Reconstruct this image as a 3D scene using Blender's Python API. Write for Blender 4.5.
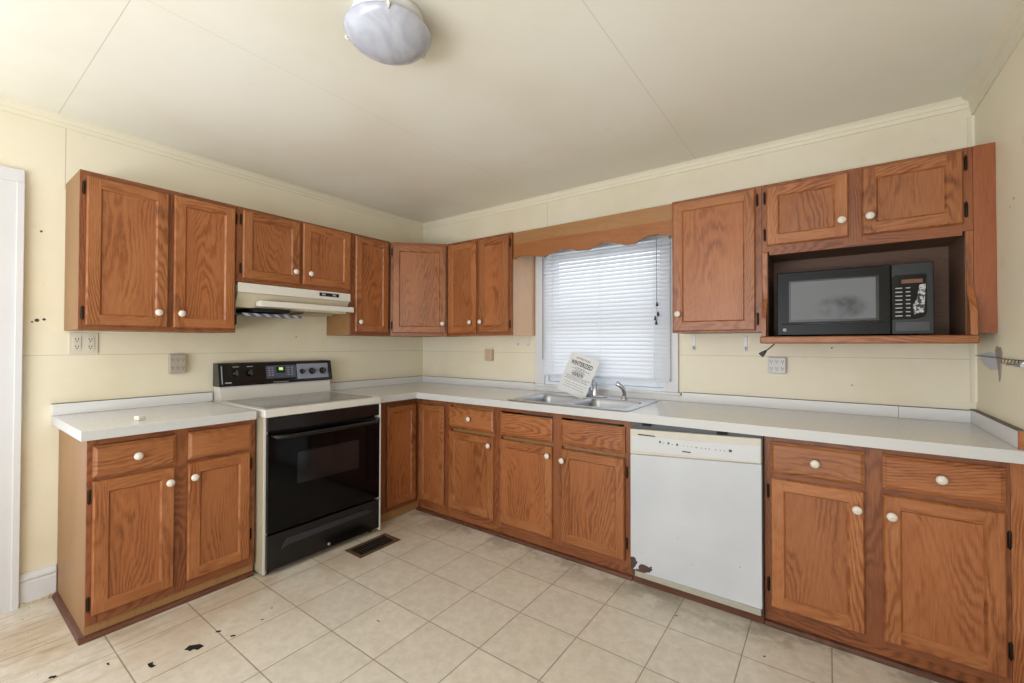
import bpy, bmesh, math, random
from mathutils import Vector, Matrix
random.seed(7)
for o in list(bpy.data.objects): bpy.data.objects.remove(o)
scn = bpy.context.scene
col = scn.collection
PI = math.pi

# ---------------------------------------------------------------- camera
TH, PT, RO = .626, .012, .0014
s, c = math.sin(TH), math.cos(TH); sp, cp = math.sin(PT), math.cos(PT); sr, cr = math.sin(RO), math.cos(RO)
FWD = Vector((-s*cp, c*cp, sp)); R0 = Vector((c, s, 0)); U0 = Vector((s*sp, -c*sp, cp))
RT = cr*R0 + sr*U0; UP = cr*U0 - sr*R0
cd = bpy.data.cameras.new('camera'); cam = bpy.data.objects.new('camera', cd); col.objects.link(cam)
cd.sensor_width = 36; cd.lens = 434.2*36/1024; cd.shift_x = -2/1024; cd.shift_y = -2.3/1024; cd.clip_start = .02
cam.matrix_world = Matrix(((RT.x, UP.x, -FWD.x, 3.004), (RT.y, UP.y, -FWD.y, -2.733), (RT.z, UP.z, -FWD.z, 1.250), (0, 0, 0, 1)))
scn.camera = cam
# ---------------------------------------------------------------- world, light, exposure
scn.view_settings.view_transform = 'Standard'; scn.view_settings.look = 'None'
scn.view_settings.gamma = 1; scn.view_settings.use_curve_mapping = False
scn.view_settings.exposure = 0.2
W = bpy.data.worlds.new('overcast_sky'); scn.world = W; W.use_nodes = True
bg = W.node_tree.nodes['Background']; bg.inputs[0].default_value = (.92, .96, 1, 1); bg.inputs[1].default_value = 1.0
def area(name, loc, rot, sx, sy, power, colr=(1, 1, 1)):
    l = bpy.data.lights.new(name, 'AREA'); l.shape = 'RECTANGLE'; l.size = sx; l.size_y = sy; l.energy = power; l.color = colr
    o = bpy.data.objects.new(name, l); col.objects.link(o); o.location = loc; o.rotation_euler = rot; return o
# unseen fill lamps added at rear and doorway, then daylight at the sink window
area('rear_fill_light', (1.9, -4.32, 1.40), (-PI/2-.10, 0, PI), 2.6, 1.5, 34, (.92, .96, 1))  # added fill lighting the room from behind the camera
area('ceiling_fill_light', (1.9, -4.28, .75), (-PI/2-1.0, 0, PI), 2.6, .5, 42, (.93, .965, 1))  # added lamp aimed upward to lift the ceiling
area('right_wall_fill_light', (-.06, -2.95, 1.25), (0, -PI/2, 0), 1.3, .7, 4.5, (.93, .965, 1))  # added lamp in the doorway to brighten the right wall
area('sink_window_daylight', (1.752, .22, 1.45), (-PI/2, 0, 0), .95, 1.0, 4.2, (.9, .95, 1))

# ---------------------------------------------------------------- node helpers
def lin(h):
    v = [int(h[i:i+2], 16)/255 for i in (0, 2, 4)]
    return tuple(x/12.92 if x < .04045 else ((x+.055)/1.055)**2.4 for x in v) + (1,)
class NT:
    def __init__(s, name):
        s.m = bpy.data.materials.new(name); s.m.use_nodes = True; s.t = s.m.node_tree; s.b = s.t.nodes['Principled BSDF']
    def n(s, typ, **kw):
        x = s.t.nodes.new(typ)
        for k, v in kw.items(): setattr(x, k, v)
        return x
    def put(s, sock, v):
        if isinstance(v, bpy.types.NodeSocket): s.t.links.new(v, sock)
        elif v is not None: sock.default_value = v
    def math(s, op, a, b=None, c=None, clamp=False):
        x = s.n('ShaderNodeMath', operation=op, use_clamp=clamp)
        for i, v in enumerate((a, b, c)):
            if v is not None: s.put(x.inputs[i], v)
        return x.outputs[0]
    def obj(s):
        x = s.n('ShaderNodeTexCoord'); y = s.n('ShaderNodeSeparateXYZ'); s.t.links.new(x.outputs['Object'], y.inputs[0])
        return x.outputs['Object'], y.outputs[0], y.outputs[1], y.outputs[2]
    def comb(s, x, y, z):
        a = s.n('ShaderNodeCombineXYZ')
        for i, v in enumerate((x, y, z)): s.put(a.inputs[i], v)
        return a.outputs[0]
    def noise(s, vec, scale, detail=3, rough=.5, dist=0):
        a = s.n('ShaderNodeTexNoise'); s.put(a.inputs['Vector'], vec)
        a.inputs['Scale'].default_value = scale; a.inputs['Detail'].default_value = detail
        a.inputs['Roughness'].default_value = rough; a.inputs['Distortion'].default_value = dist
        return a.outputs[0]
    def ramp(s, f, stops):
        a = s.n('ShaderNodeValToRGB'); s.put(a.inputs[0], f); r = a.color_ramp
        while len(r.elements) < len(stops): r.elements.new(.5)
        for e, (p, cc) in zip(r.elements, stops): e.position = p; e.color = cc
        return a.outputs[0]
    def mix(s, f, a, b, mode='MIX'):
        x = s.n('ShaderNodeMix', data_type='RGBA', blend_type=mode); s.put(x.inputs[0], f); s.put(x.inputs[6], a); s.put(x.inputs[7], b)
        return x.outputs[2]
    def smooth(s, v, lo, hi):
        x = s.n('ShaderNodeMapRange', interpolation_type='SMOOTHSTEP'); s.put(x.inputs[0], v)
        x.inputs[1].default_value = lo; x.inputs[2].default_value = hi; return x.outputs[0]
    def bump(s, h, dist=.001, strength=1):
        x = s.n('ShaderNodeBump'); x.inputs['Strength'].default_value = strength; x.inputs['Distance'].default_value = dist
        s.put(x.inputs['Height'], h); s.t.links.new(x.outputs[0], s.b.inputs['Normal'])
    def out(s, colr=None, rough=None, metal=None, spec=None):
        if colr is not None: s.put(s.b.inputs['Base Color'], colr)
        if rough is not None: s.put(s.b.inputs['Roughness'], rough)
        if metal is not None: s.put(s.b.inputs['Metallic'], metal)
        if spec is not None: s.put(s.b.inputs['Specular IOR Level'], spec)
        return s.m

def wood(name, horiz=False, hexes=('562b12', '90552d', 'ac744a'), rough=.36, freq=1.0, contrast=1.0):
    n = NT(name); _, x, y, z = n.obj()
    u = n.math('ADD', x, y)
    if horiz: u, z = z, u
    rnd = n.n('ShaderNodeObjectInfo').outputs['Random']
    sd = n.math('MULTIPLY', rnd, 37.0)
    # slow drift of the ring centre gives the cathedral arches of flat sawn oak
    warp = n.noise(n.comb(n.math('MULTIPLY', u, 5.0), n.math('MULTIPLY', z, 1.15), sd), 1.0, 1, .4)
    jag = n.noise(n.comb(n.math('MULTIPLY', u, 55), n.math('MULTIPLY', z, 14.), sd), 1.0, 2, .5)
    ph = n.math('ADD', n.math('MULTIPLY', warp, 30*freq), n.math('ADD', n.math('MULTIPLY', u, 42*freq), n.math('MULTIPLY', jag, 1.3)))
    ring = n.math('POWER', n.math('ABSOLUTE', n.math('SINE', n.math('MULTIPLY', ph, 3.14159))), 3.0)
    vis = n.smooth(n.noise(n.comb(n.math('MULTIPLY', u, 9), n.math('MULTIPLY', z, 2.5), n.math('ADD', sd, 9.)), 1.0, 2, .5), .38, .62)
    ring = n.math('MULTIPLY', ring, n.math('MULTIPLY_ADD', vis, .8, .2))
    pores = n.noise(n.comb(n.math('MULTIPLY', u, 300), n.math('MULTIPLY', z, 14), sd), 1.0, 3, .6)
    broad = n.noise(n.comb(n.math('MULTIPLY', u, 4.), n.math('MULTIPLY', z, 1.5), n.math('ADD', sd, 5.)), 1.3, 3, .5)
    f = n.math('ADD', n.math('MULTIPLY', ring, -.20*contrast*1.25), n.math('ADD', n.math('MULTIPLY', pores, .55), n.math('MULTIPLY', broad, .40)))
    f = n.math('ADD', f, .065)
    colr = n.ramp(f, [(.12, lin(hexes[0])), (.44, lin(hexes[1])), (.74, lin(hexes[2]))])
    tone = n.math('MULTIPLY_ADD', rnd, .22, .89)
    colr = n.mix(1.0, colr, n.comb(tone, tone, tone), 'MULTIPLY')
    n.bump(n.math('SUBTRACT', pores, n.math('MULTIPLY', ring, .5)), .0004, .35)
    return n.out(colr, n.math('MULTIPLY_ADD', pores, .2, rough-.1), spec=.45)

def plain(name, hexc, rough=.5, metal=0, var=.06, scale=6, spec=.5, bump=0):
    n = NT(name); v, x, y, z = n.obj()
    k = n.noise(v, scale, 4, .55)
    cc = lin(hexc); f = n.math('MULTIPLY_ADD', k, 2*var, 1-var)
    colr = n.mix(1.0, cc, n.comb(f, f, f), 'MULTIPLY')
    if bump: n.bump(n.noise(v, scale*12, 3), bump, .5)
    return n.out(colr, rough, metal, spec)

OAK_V = wood('oak_vertical_grain'); OAK_H = wood('oak_horizontal_grain', True)
OAK_P = wood('oak_panel_grain', hexes=('64371a', '91552e', 'a56b42'), freq=.8, contrast=1.1)
FRAME_V = wood('reddish_frame_vertical', hexes=('4c2413', '7a4425', '945c36')); FRAME_H = wood('reddish_frame_horizontal', True, hexes=('4c2413', '7a4425', '945c36'))
OAK_PALE = wood('oak_side_veneer', hexes=('775533', '8e6840', 'a0794f'), contrast=.45, rough=.5)
OAK_VAL = wood('oak_valance_grain', True, ('6e3d1b', '8f562b', 'a0693c'), freq=.3, contrast=.4)
OAK_VAL2 = wood('oak_valance_pale_band', True, ('7a5434', '94693f', 'a37a50'), freq=.3, contrast=.4)
OAK_IN = wood('walnut_print_lining', True, ('4a3428', '664a3a', '785a48'), contrast=.6, rough=.55)
MOLD = wood('dark_shoe_molding', True, ('3a1c10', '55301e', '6b4330'), rough=.5)
PORC = plain('white_porcelain', 'd9d0c6', .18, var=.02)
BRONZE = plain('antique_bronze', '2c2218', .42, .75)
SPLASH = plain('backsplash_laminate', 'dadadb', .35, var=.02, scale=3)
WHITE_LAM = plain('counter_edge_laminate', 'c0c0c0', .38, var=.02, scale=3)
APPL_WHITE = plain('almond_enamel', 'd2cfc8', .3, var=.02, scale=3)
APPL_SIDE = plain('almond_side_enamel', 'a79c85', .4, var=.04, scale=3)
BLACK = plain('black_enamel', '08080a', .22, var=.1)
BLACKG = plain('black_glass', '050507', .08, var=.1, spec=.2)
MWG = plain('black_microwave_plastic', '060708', .25, var=.1, spec=.18)
OVENWIN = plain('oven_window_glass', '17171a', .1, var=.1)
DARK = plain('dark_gap', '0c0a09', .8)
CHROME = plain('chrome', 'c9ccd2', .12, 1, var=.03)
STEEL = plain('brushed_stainless', 'b2b4b8', .34, .85, var=.04, scale=20)
TRIMW = plain('white_trim_paint', 'd2d2d5', .5, var=.05, scale=5, bump=.0006)
BLINDC = None
GREY = plain('dark_grey_plastic', '3a3a3e', .4)
SILVER = plain('silver_marking', '9a9ca2', .4, .2)

# walls: cream painted panelling with seams, marks and nail holes
def wallmat(name, axis, seams_v=(), seam_h=1.19, spots=(), base='e3dbc6', base2='d9ceb2'):
    n = NT(name); v, x, y, z = n.obj(); a = x if axis == 'x' else y
    k = n.noise(v, 1.1, 5, .6); k2 = n.noise(v, 9, 4, .6)
    colr = n.mix(n.smooth(k, .42, .72), lin(base), lin(base2))
    colr = n.mix(n.math('MULTIPLY', n.smooth(k2, .62, .75), .18), colr, lin('b8a67c'))
    d = n.math('ABSOLUTE', n.math('SUBTRACT', z, seam_h))
    m = n.math('MULTIPLY', n.math('LESS_THAN', d, .0012), .45)
    for sv in seams_v:
        pos, zlo = sv
        e = n.math('LESS_THAN', n.math('ABSOLUTE', n.math('SUBTRACT', a, pos)), .0014)
        m = n.math('MAXIMUM', m, n.math('MULTIPLY', n.math('MULTIPLY', e, n.math('GREATER_THAN', z, zlo)), .5))
    colr = n.mix(m, colr, lin('6d6148'))
    for (pa, pz, r) in spots:
        dx = n.math('SUBTRACT', a, pa); dz = n.math('SUBTRACT', z, pz)
        dd = n.math('SQRT', n.math('ADD', n.math('MULTIPLY', dx, dx), n.math('MULTIPLY', dz, dz)))
        colr = n.mix(n.math('LESS_THAN', dd, r), colr, lin('40362a'))
    n.bump(n.noise(v, 60, 3), .0006, .4)
    return n.out(colr, .55)

# ---------------------------------------------------------------- mesh helpers
class MB:
    def __init__(s): s.v = []; s.f = []; s.m = []; s.sm = []
    def add(s, vs, fs, mi=0, smooth=False):
        o = len(s.v); s.v += [tuple(q) for q in vs]
        for f in fs: s.f.append([o+i for i in f]); s.m.append(mi); s.sm.append(smooth)
    def box(s, x0, x1, y0, y1, z0, z1, mi=0):
        x0, x1 = sorted((x0, x1)); y0, y1 = sorted((y0, y1)); z0, z1 = sorted((z0, z1))
        s.add([(x, y, z) for x in (x0, x1) for y in (y0, y1) for z in (z0, z1)],
              [(0, 1, 3, 2), (4, 6, 7, 5), (0, 4, 5, 1), (2, 3, 7, 6), (0, 2, 6, 4), (1, 5, 7, 3)], mi)
    def prism(s, pts, fn, a, b, mi=0):
        n = len(pts); vs = [fn(p, a) for p in pts]+[fn(p, b) for p in pts]
        s.add(vs, [list(range(n))[::-1], list(range(n, 2*n))]+[(i, (i+1) % n, n+(i+1) % n, n+i) for i in range(n)], mi)
    def tube(s, pts, r, n=10, mi=0, caps=True):
        pts = [Vector(p) for p in pts]; rs = r if isinstance(r, (list, tuple)) else [r]*len(pts)
        rings = []; up = None
        for i, p in enumerate(pts):
            t = (pts[min(i+1, len(pts)-1)]-pts[max(i-1, 0)]).normalized()
            if up is None: up = t.orthogonal().normalized()
            up = (up-t*up.dot(t)).normalized(); w = t.cross(up)
            rings.append([p+(up*math.cos(2*PI*k/n)+w*math.sin(2*PI*k/n))*rs[i] for k in range(n)])
        vs = [q for rg in rings for q in rg]
        fs = [(i*n+k, i*n+(k+1) % n, (i+1)*n+(k+1) % n, (i+1)*n+k) for i in range(len(pts)-1) for k in range(n)]
        s.add(vs, fs, mi, True)
        if caps: s.add(rings[0], [list(range(n))[::-1]], mi); s.add(rings[-1], [list(range(n))], mi)
    def lathe(s, prof, org, axis, n=24, mi=0, sx=1.0):
        org = Vector(org); ax = Vector(axis).normalized(); u = ax.orthogonal().normalized(); w = ax.cross(u)
        s.add([org+ax*h+(u*math.cos(2*PI*k/n)*sx+w*math.sin(2*PI*k/n))*max(r, 1e-5) for r, h in prof for k in range(n)],
              [(i*n+k, i*n+(k+1) % n, (i+1)*n+(k+1) % n, (i+1)*n+k) for i in range(len(prof)-1) for k in range(n)], mi, True)
    def build(s, name, mats, parent=None, bevel=0, seg=2):
        me = bpy.data.meshes.new(name); me.from_pydata(s.v, [], s.f)
        if not isinstance(mats, (list, tuple)): mats = [mats]
        for m in mats: me.materials.append(m)
        for p, mi, sm in zip(me.polygons, s.m, s.sm): p.material_index = mi; p.use_smooth = sm
        bm = bmesh.new(); bm.from_mesh(me)
        bmesh.ops.remove_doubles(bm, verts=bm.verts, dist=1e-6) if any(s.sm) else None
        bmesh.ops.recalc_face_normals(bm, faces=bm.faces); bm.to_mesh(me); bm.free()
        o = bpy.data.objects.new(name, me); col.objects.link(o)
        if parent: o.parent = parent
        if bevel:
            b = o.modifiers.new('edge', 'BEVEL'); b.width = bevel; b.segments = seg; b.limit_method = 'ANGLE'; b.angle_limit = math.radians(40)
        return o
def boxo(name, b, mat, parent=None, bevel=.0012):
    m = MB(); m.box(*b); return m.build(name, mat, parent, bevel)
def tag(o, label, cat, group=None):
    o['label'] = label; o['category'] = cat
    if group: o['group'] = group
    return o
def thing(name, loc, rz, label, cat, group=None):
    o = bpy.data.objects.new(name, None); col.objects.link(o); o.location = loc; o.rotation_euler = (0, 0, rz)
    o.empty_display_size = .1; return tag(o, label, cat, group)
def struct(o): o['kind'] = 'structure'; return o

# ---------------------------------------------------------------- room shell
RW, RY, RH = 3.53, -4.40, 2.35
WLm = wallmat('cream_wall_left', 'y', [(-2.308, 2.0)], 1.195, [(-2.385, 1.78, .005), (-2.395, 1.36, .008), (-2.372, 1.365, .006), (-2.41, 1.352, .004), (-1.17, 1.30, .004)])
WBm = wallmat('cream_wall_back', 'x', [(1.33, 2.03)], 1.187, [(3.02, 1.235, .004), (3.1, 1.05, .003)], base='e2dac6', base2='d8ceb4')
WRm = wallmat('cream_wall_right', 'y', [], 1.187, [(-.5, 1.76, .0045), (-.46, 1.74, .003)], base='ece4cd', base2='e2d8bb')
m = MB(); m.box(-.12, 0, -2.55, .0, 0, RH); m.box(-.12, 0, -3.35, -2.55, 2.03, RH); m.box(-.12, 0, RY, -3.35, 0, RH)
struct(m.build('wall_left', WLm))
# window wall with the opening
OX0, OX1, OZ0, OZ1 = 1.315, 2.195, .96, 1.93
m = MB(); m.box(-.12, OX0, 0, .12, 0, RH); m.box(OX1, RW+.12, 0, .12, 0, RH); m.box(OX0, OX1, 0, .12, 0, OZ0); m.box(OX0, OX1, 0, .12, OZ1, RH)
struct(m.build('wall_back', WBm))
m = MB(); m.box(RW, RW+.12, RY, 0, 0, RH); struct(m.build('wall_right', WRm))
m = MB(); m.box(-.12, .55, RY-.12, RY, 0, RH); m.box(3.25, RW+.12, RY-.12, RY, 0, RH); m.box(.55, 3.25, RY-.12, RY, 0, .45); m.box(.55, 3.25, RY-.12, RY, 2.25, RH)
struct(m.build('wall_front', WRm))
# unseen rear window frame, added as a light opening behind the camera
m = MB()
for x in (.55, 1.86, 3.19): m.box(x, x+.06, RY-.09, RY-.03, .45, 2.25)
m.box(.61, 3.19, RY-.09, RY-.03, .45, .51); m.box(.61, 3.19, RY-.09, RY-.03, 2.19, 2.25)
struct(m.build('added_rear_window', TRIMW))

# ceiling
n = NT('ceiling_paint'); v, x, y, z = n.obj()
k = n.noise(v, .9, 4, .55)
cc = n.mix(n.smooth(k, .35, .75), lin('eeece2'), lin('e5e0d0'))
mm = n.math('MULTIPLY', n.math('LESS_THAN', n.math('ABSOLUTE', n.math('SUBTRACT', x, 2.375)), .0016), .28)
e2 = n.math('MULTIPLY', n.math('LESS_THAN', n.math('ABSOLUTE', n.math('SUBTRACT', x, 1.245)), .0014), .22)
e3 = n.math('MULTIPLY', n.math('MULTIPLY', n.math('LESS_THAN', n.math('ABSOLUTE', n.math('ADD', y, 2.338)), .0014), n.math('LESS_THAN', x, 1.2)), .4)
cc = n.mix(n.math('MAXIMUM', mm, n.math('MAXIMUM', e2, e3)), cc, lin('7e7668'))
k3 = n.noise(v, 3.2, 5, .6); cc = n.mix(n.math('MULTIPLY', n.smooth(k3, .68, .76), .12), cc, lin('a89878'))
n.bump(n.noise(v, 5, 3), .004, .25)
CEIL = n.out(cc, .42)
m = MB(); m.box(-.12, RW+.12, RY-.12, .12, RH, RH+.1); struct(m.build('ceiling', CEIL))

# floor: sheet vinyl printed in square tiles, worn near the left
ZF = .05
T, TX, TY = .2826, .7488, -.5636
n = NT('vinyl_tile_floor'); v, x, y, z = n.obj()
def grid(a, off):
    f = n.math('FRACT', n.math('ADD', n.math('DIVIDE', n.math('SUBTRACT', a, off), T), 100.5))
    return n.math('MULTIPLY', n.math('ABSOLUTE', n.math('SUBTRACT', f, .5)), T)
jit = n.math('MULTIPLY', n.math('SUBTRACT', n.noise(v, 14, 2), .5), .0015)
gx = n.math('ADD', grid(x, TX), jit); gy = n.math('ADD', grid(y, TY), jit)
gd = n.math('MINIMUM', gx, gy)
g = n.math('SUBTRACT', 1, n.smooth(gd, .0008, .0034))
mott = n.noise(v, 30, 5, .65); mott2 = n.noise(v, 3.0, 4, .6)
base = n.mix(n.smooth(mott, .3, .7), lin('cbc2b4'), lin('d9d1c5'))
cell = n.n('ShaderNodeTexWhiteNoise', noise_dimensions='2D')
n.put(cell.inputs['Vector'], n.comb(n.math('FLOOR', n.math('ADD', n.math('DIVIDE', n.math('SUBTRACT', x, TX), T), 0.0)), n.math('FLOOR', n.math('ADD', n.math('DIVIDE', n.math('SUBTRACT', y, TY), T), 0.0)), 0.0))
tn = n.math('MULTIPLY_ADD', cell.outputs[0], .06, .96)
base = n.mix(1.0, base, n.comb(tn, tn, tn), 'MULTIPLY')
# yellowed wear along the stove and to the left
wear = n.math('MULTIPLY', n.math('SUBTRACT', 1, n.smooth(x, .55, 1.35)), n.smooth(n.math('ADD', mott2, 0), .36, .62))
base = n.mix(n.math('MULTIPLY', wear, .5), base, lin('a98a60'))
lw = n.math('SUBTRACT', 1, n.smooth(n.math('ADD', x, n.math('MULTIPLY', y, .35)), -.25, .35))
st = n.noise(n.comb(n.math('MULTIPLY', x, 34), n.math('MULTIPLY', y, 4), 0.0), 1, 4, .6)
base = n.mix(n.math('MULTIPLY', n.math('MULTIPLY', lw, n.smooth(st, .50, .72)), .55), base, lin('8c6f4c'))
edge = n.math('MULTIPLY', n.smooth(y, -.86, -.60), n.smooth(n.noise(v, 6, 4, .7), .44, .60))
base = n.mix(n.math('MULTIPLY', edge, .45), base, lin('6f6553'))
# boards of the old floor showing through by the left cabinet
bl = None
for q in (.615,):
    e = n.math('LESS_THAN', n.math('ABSOLUTE', n.math('SUBTRACT', n.math('ADD', x, n.math('MULTIPLY', jit, 2)), q)), .0015)
    bl = e if bl is None else n.math('MAXIMUM', bl, e)
bl = n.math('MULTIPLY', n.math('MULTIPLY', bl, n.math('LESS_THAN', y, -1.55)), .5)
base = n.mix(bl, base, lin('6b5338'))
# leftmost strip of grid lines worn away between boards
gcol = n.mix(n.math('MULTIPLY', g, .75), base, lin('7b6a58'))
spk = n.smooth(n.noise(v, 60, 2, .5), .70, .73)
gcol = n.mix(n.math('MULTIPLY', spk, n.math('MULTIPLY', lw, .8)), gcol, lin('3c2c1e'))
n.bump(n.math('SUBTRACT', n.math('MULTIPLY', mott, .25), g), .0012, .6)
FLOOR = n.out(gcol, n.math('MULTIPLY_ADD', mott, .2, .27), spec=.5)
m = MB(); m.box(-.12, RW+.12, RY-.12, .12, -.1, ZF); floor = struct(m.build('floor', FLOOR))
# black tears in the vinyl
def tear(cx, cy, r, pts, nm='vinyl_tear'):
    cx = 3.004+(cx-3.004)*.96; cy = -2.733+(cy+2.733)*.96; r *= .75
    mb = MB(); mb.prism([(cx+r*a, cy+r*b) for b, a in pts], lambda p, h: (p[0], p[1], ZF+h), .0001, .0009)
    return mb.build(nm, DARK, floor)
arrow = [(-1, -.5), (-.2, -1), (.3, -.6), (.9, -.1), (1.1, .9), (.2, 1.1), (-.1, .4), (-.6, .5), (-.7, -.1)]
tear(.88, -2.045, .035, arrow); tear(.862, -2.177, .024, [(-.4, -1), (.5, -.8), (.2, .1), (.5, 1), (-.2, 1.1), (-.5, .2)])
tear(.848, -1.944, .012, arrow); tear(.931, -1.919, .011, arrow[::-1]); tear(.72, -2.274, .013, [(-.4, -1), (.5, -.8), (.1, .4), (.3, 1), (-.3, .6)])
tear(.64, -2.415, .014, arrow); tear(1.352, -1.49, .012, [(-.2, -1.3), (.2, -.9), (.25, 1), (-.1, 1.2)]); tear(.918, -1.793, .006, arrow); tear(.862, -1.726, .005, arrow)
tear(2.43, -.66, .006, arrow); tear(2.79, -.72, .006, arrow)

# crown moulding
def crown(name, fn, a, b, h=.05, d=.026, mi=TRIMW):
    prof = [(0, RH-h), (.006, RH-h), (.009, RH-h*.62), (.013, RH-h*.58), (.016, RH-h*.3), (d-.003, RH-h*.1), (d, RH-.002), (d, RH), (0, RH)]
    mb = MB(); mb.prism(prof, fn, a, b); return struct(mb.build(name, mi))
CROWN = plain('cream_trim_paint', 'e0d9c4', .5, var=.05, scale=5)
crown('trim_1', lambda p, t: (p[0], t, p[1]), RY, 0, mi=CROWN)
crown('trim_2', lambda p, t: (t, -p[0], p[1]), .0, RW, mi=CROWN)
crown('trim_3', lambda p, t: (RW-p[0], t, p[1]), RY, 0, .085, .04, mi=CROWN)
m = MB(); m.prism([(RW, 0), (RW-.02, 0), (RW-.017, -.008), (RW-.008, -.017), (RW, -.02)], lambda p, h: (p[0], p[1], h), 1.0, RH-.09); struct(m.build('trim_4', CROWN))

# left door casing
m = MB(); m.box(0, .022, -2.55, -2.445, 0, 1.985); m.box(0, .022, -3.455, -3.35, 0, 1.985); m.box(0, .022, -3.455, -2.441, 1.985, 2.045)
m.box(0.022, .03, -2.465, -2.441, .0, 1.985); m.box(-.12, 0, -2.575, -2.55, 0, 2.0); m.box(-.12, 0, -3.35, -3.325, 0, 2.0)
d1 = struct(m.build('door_1', TRIMW, bevel=.002))
# left baseboard, chipped at the bottom
m = MB(); m.prism([(0, 0), (.016, 0), (.016, .15), (.013, .158), (.018, .166), (.018, .176), (.008, .195), (0, .195)], lambda p, t: (p[0], t, p[1]), -2.44, -2.322)
bb = struct(m.build('baseboard_left', TRIMW))
m = MB()
yy = -2.44
while yy < -2.335:
    w = random.uniform(.01, .03); m.box(.0165, .0165+random.uniform(.004, .012), yy, min(yy+w, -2.325), ZF, ZF+random.uniform(.010, .020)); yy += w+random.uniform(0, .004)
m.build('shoe_molding', plain('chipped_paint', 'c3b69c', .7, var=.3, scale=60), bb)
m = MB(); m.prism([(0, 0), (.016, 0), (.016, .15), (.008, .195), (0, .195)], lambda p, t: (RW-p[0], t, p[1]+ZF), RY, -.64); struct(m.build('baseboard_right', TRIMW))

# ---------------------------------------------------------------- window over the sink
m = MB()
m.box(1.238, OX0, -.02, 0, OZ0, 1.98); m.box(OX1, 2.268, -.02, 0, OZ0, 1.98); m.box(1.238, 2.268, -.022, 0, OZ1, 2.0)
win = struct(m.build('window_1', TRIMW, bevel=.002))
SASH = plain('white_sash_paint', 'd4d8dd', .45, var=.03)
m = MB(); m.box(OX0, OX0+.02, 0, .12, OZ0, OZ1); m.box(OX1-.02, OX1, 0, .12, OZ0, OZ1); m.box(OX0+.02, OX1-.02, 0, .12, OZ1-.02, OZ1); m.box(OX0+.02, OX1-.02, .0, .14, OZ0-.0, OZ0+.018)
m.build('jamb', SASH, win)
def sash(z0, z1, yy):
    mb = MB(); a, b = OX0+.021, OX1-.021; w = .042
    mb.box(a, a+w, yy, yy+.03, z0, z1); mb.box(b-w, b, yy, yy+.03, z0, z1); mb.box(a+w, b-w, yy, yy+.03, z0, z0+w); mb.box(a+w, b-w, yy, yy+.03, z1-w, z1)
    so = mb.build('sash', SASH, win, .002)
    gm = MB(); gm.box(a+w, b-w, yy+.013, yy+.017, z0+w, z1-w); gm.build('pane', GLASS, so)
n = NT('window_glass'); n.b.inputs['Transmission Weight'].default_value = 1; n.b.inputs['IOR'].default_value = 1.0; GLASS = n.out((1, 1, 1, 1), 0.0, spec=.3)
sash(OZ0+.02, 1.435, .03); sash(1.40, OZ1-.021, .066)
m = MB(); m.box(1.228, 2.285, -.034, 0, .9435, .9595); m.build('window_sill', TRIMW, win, .003)

# mini blind
n = NT('blind_vinyl'); n.out(lin('d9dce3'), .4)
tr = n.n('ShaderNodeBsdfTranslucent'); tr.inputs[0].default_value = lin('eceff5'); mx = n.n('ShaderNodeMixShader'); mx.inputs[0].default_value = .16
o_ = n.t.nodes['Material Output']; n.t.links.new(n.b.outputs[0], mx.inputs[1]); n.t.links.new(tr.outputs[0], mx.inputs[2]); n.t.links.new(mx.outputs[0], o_.inputs[0]); BL = n.m
blind = thing('window_blind', (0, 0, 1.02), 0, 'white horizontal mini blind lowered over the sink window', 'blind')
BX0, BX1 = 1.322, 2.228
m = MB(); m.box(BX0, BX1, -.062, -.025, .875, .915); m.build('headrail', BL, blind, .002)
m = MB(); zz = .03; pit = .0255
while zz < .865:
    nn = 6; A = math.radians(60); hw = .0155; P_ = []
    for i in range(nn+1):
        t = -hw+2*hw*i/nn; bow = .0022*(1-(t/hw)**2)
        P_.append((-.0435+t*math.cos(A)+bow*math.sin(A), zz-(-t)*math.sin(A)+bow*math.cos(A)))
    m.add([(xx, p[0], p[1]) for xx in (BX0, BX1) for p in P_], [(i, i+1, nn+2+i, nn+1+i) for i in range(nn)], 0, True)
    zz += pit
m.build('slats', BL, blind)
m = MB(); m.box(BX0, BX1, -.056, -.032, .006, .020); m.build('bottom_rail', BL, blind, .002)
m = MB()
for q in (.10, .5, .9):
    xx = BX0+(BX1-BX0)*q
    for yy in (-.0605, -.0265): m.tube([(xx, yy, .01), (xx, yy, .88)], .0008, 5)
m.build('ladder_cord', BL, blind)
m = MB(); m.tube([(1.333, -.066, .12), (1.333, -.066, .88)], .003, 8); m.tube([(1.333, -.066, .86), (1.333, -.05, .89)], .002, 6); m.build('wand', plain('clear_grey_wand', '6f7279', .2), blind)
m = MB(); m.tube([(2.155, -.068, .485), (2.155, -.068, .86), (2.15, -.06, .885)], .0016, 6); m.tube([(2.158, -.068, .39), (2.156, -.068, .485)], .0012, 6)
cordo = m.build('lift_cord', GREY, blind)
TAS = plain('dark_brown_tassel', '2a1a12', .5)
for (xx, z_) in ((2.157, .478), (2.164, .418), (2.146, .392), (2.152, .365)):
    m = MB(); m.lathe([(0, .014), (.003, .013), (.008, -.008), (.008, -.012), (0, -.013)], (xx, -.068, z_), (0, 0, 1), 10); m.build('cord_tassel', TAS, cordo)

# outdoors beyond the window: pale ground
m = MB(); m.box(-8, 12, .5, 20, -.6, -.5); go = m.build('ground', plain('pale_ground', '8f9a80', .9)); struct(go)

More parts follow.
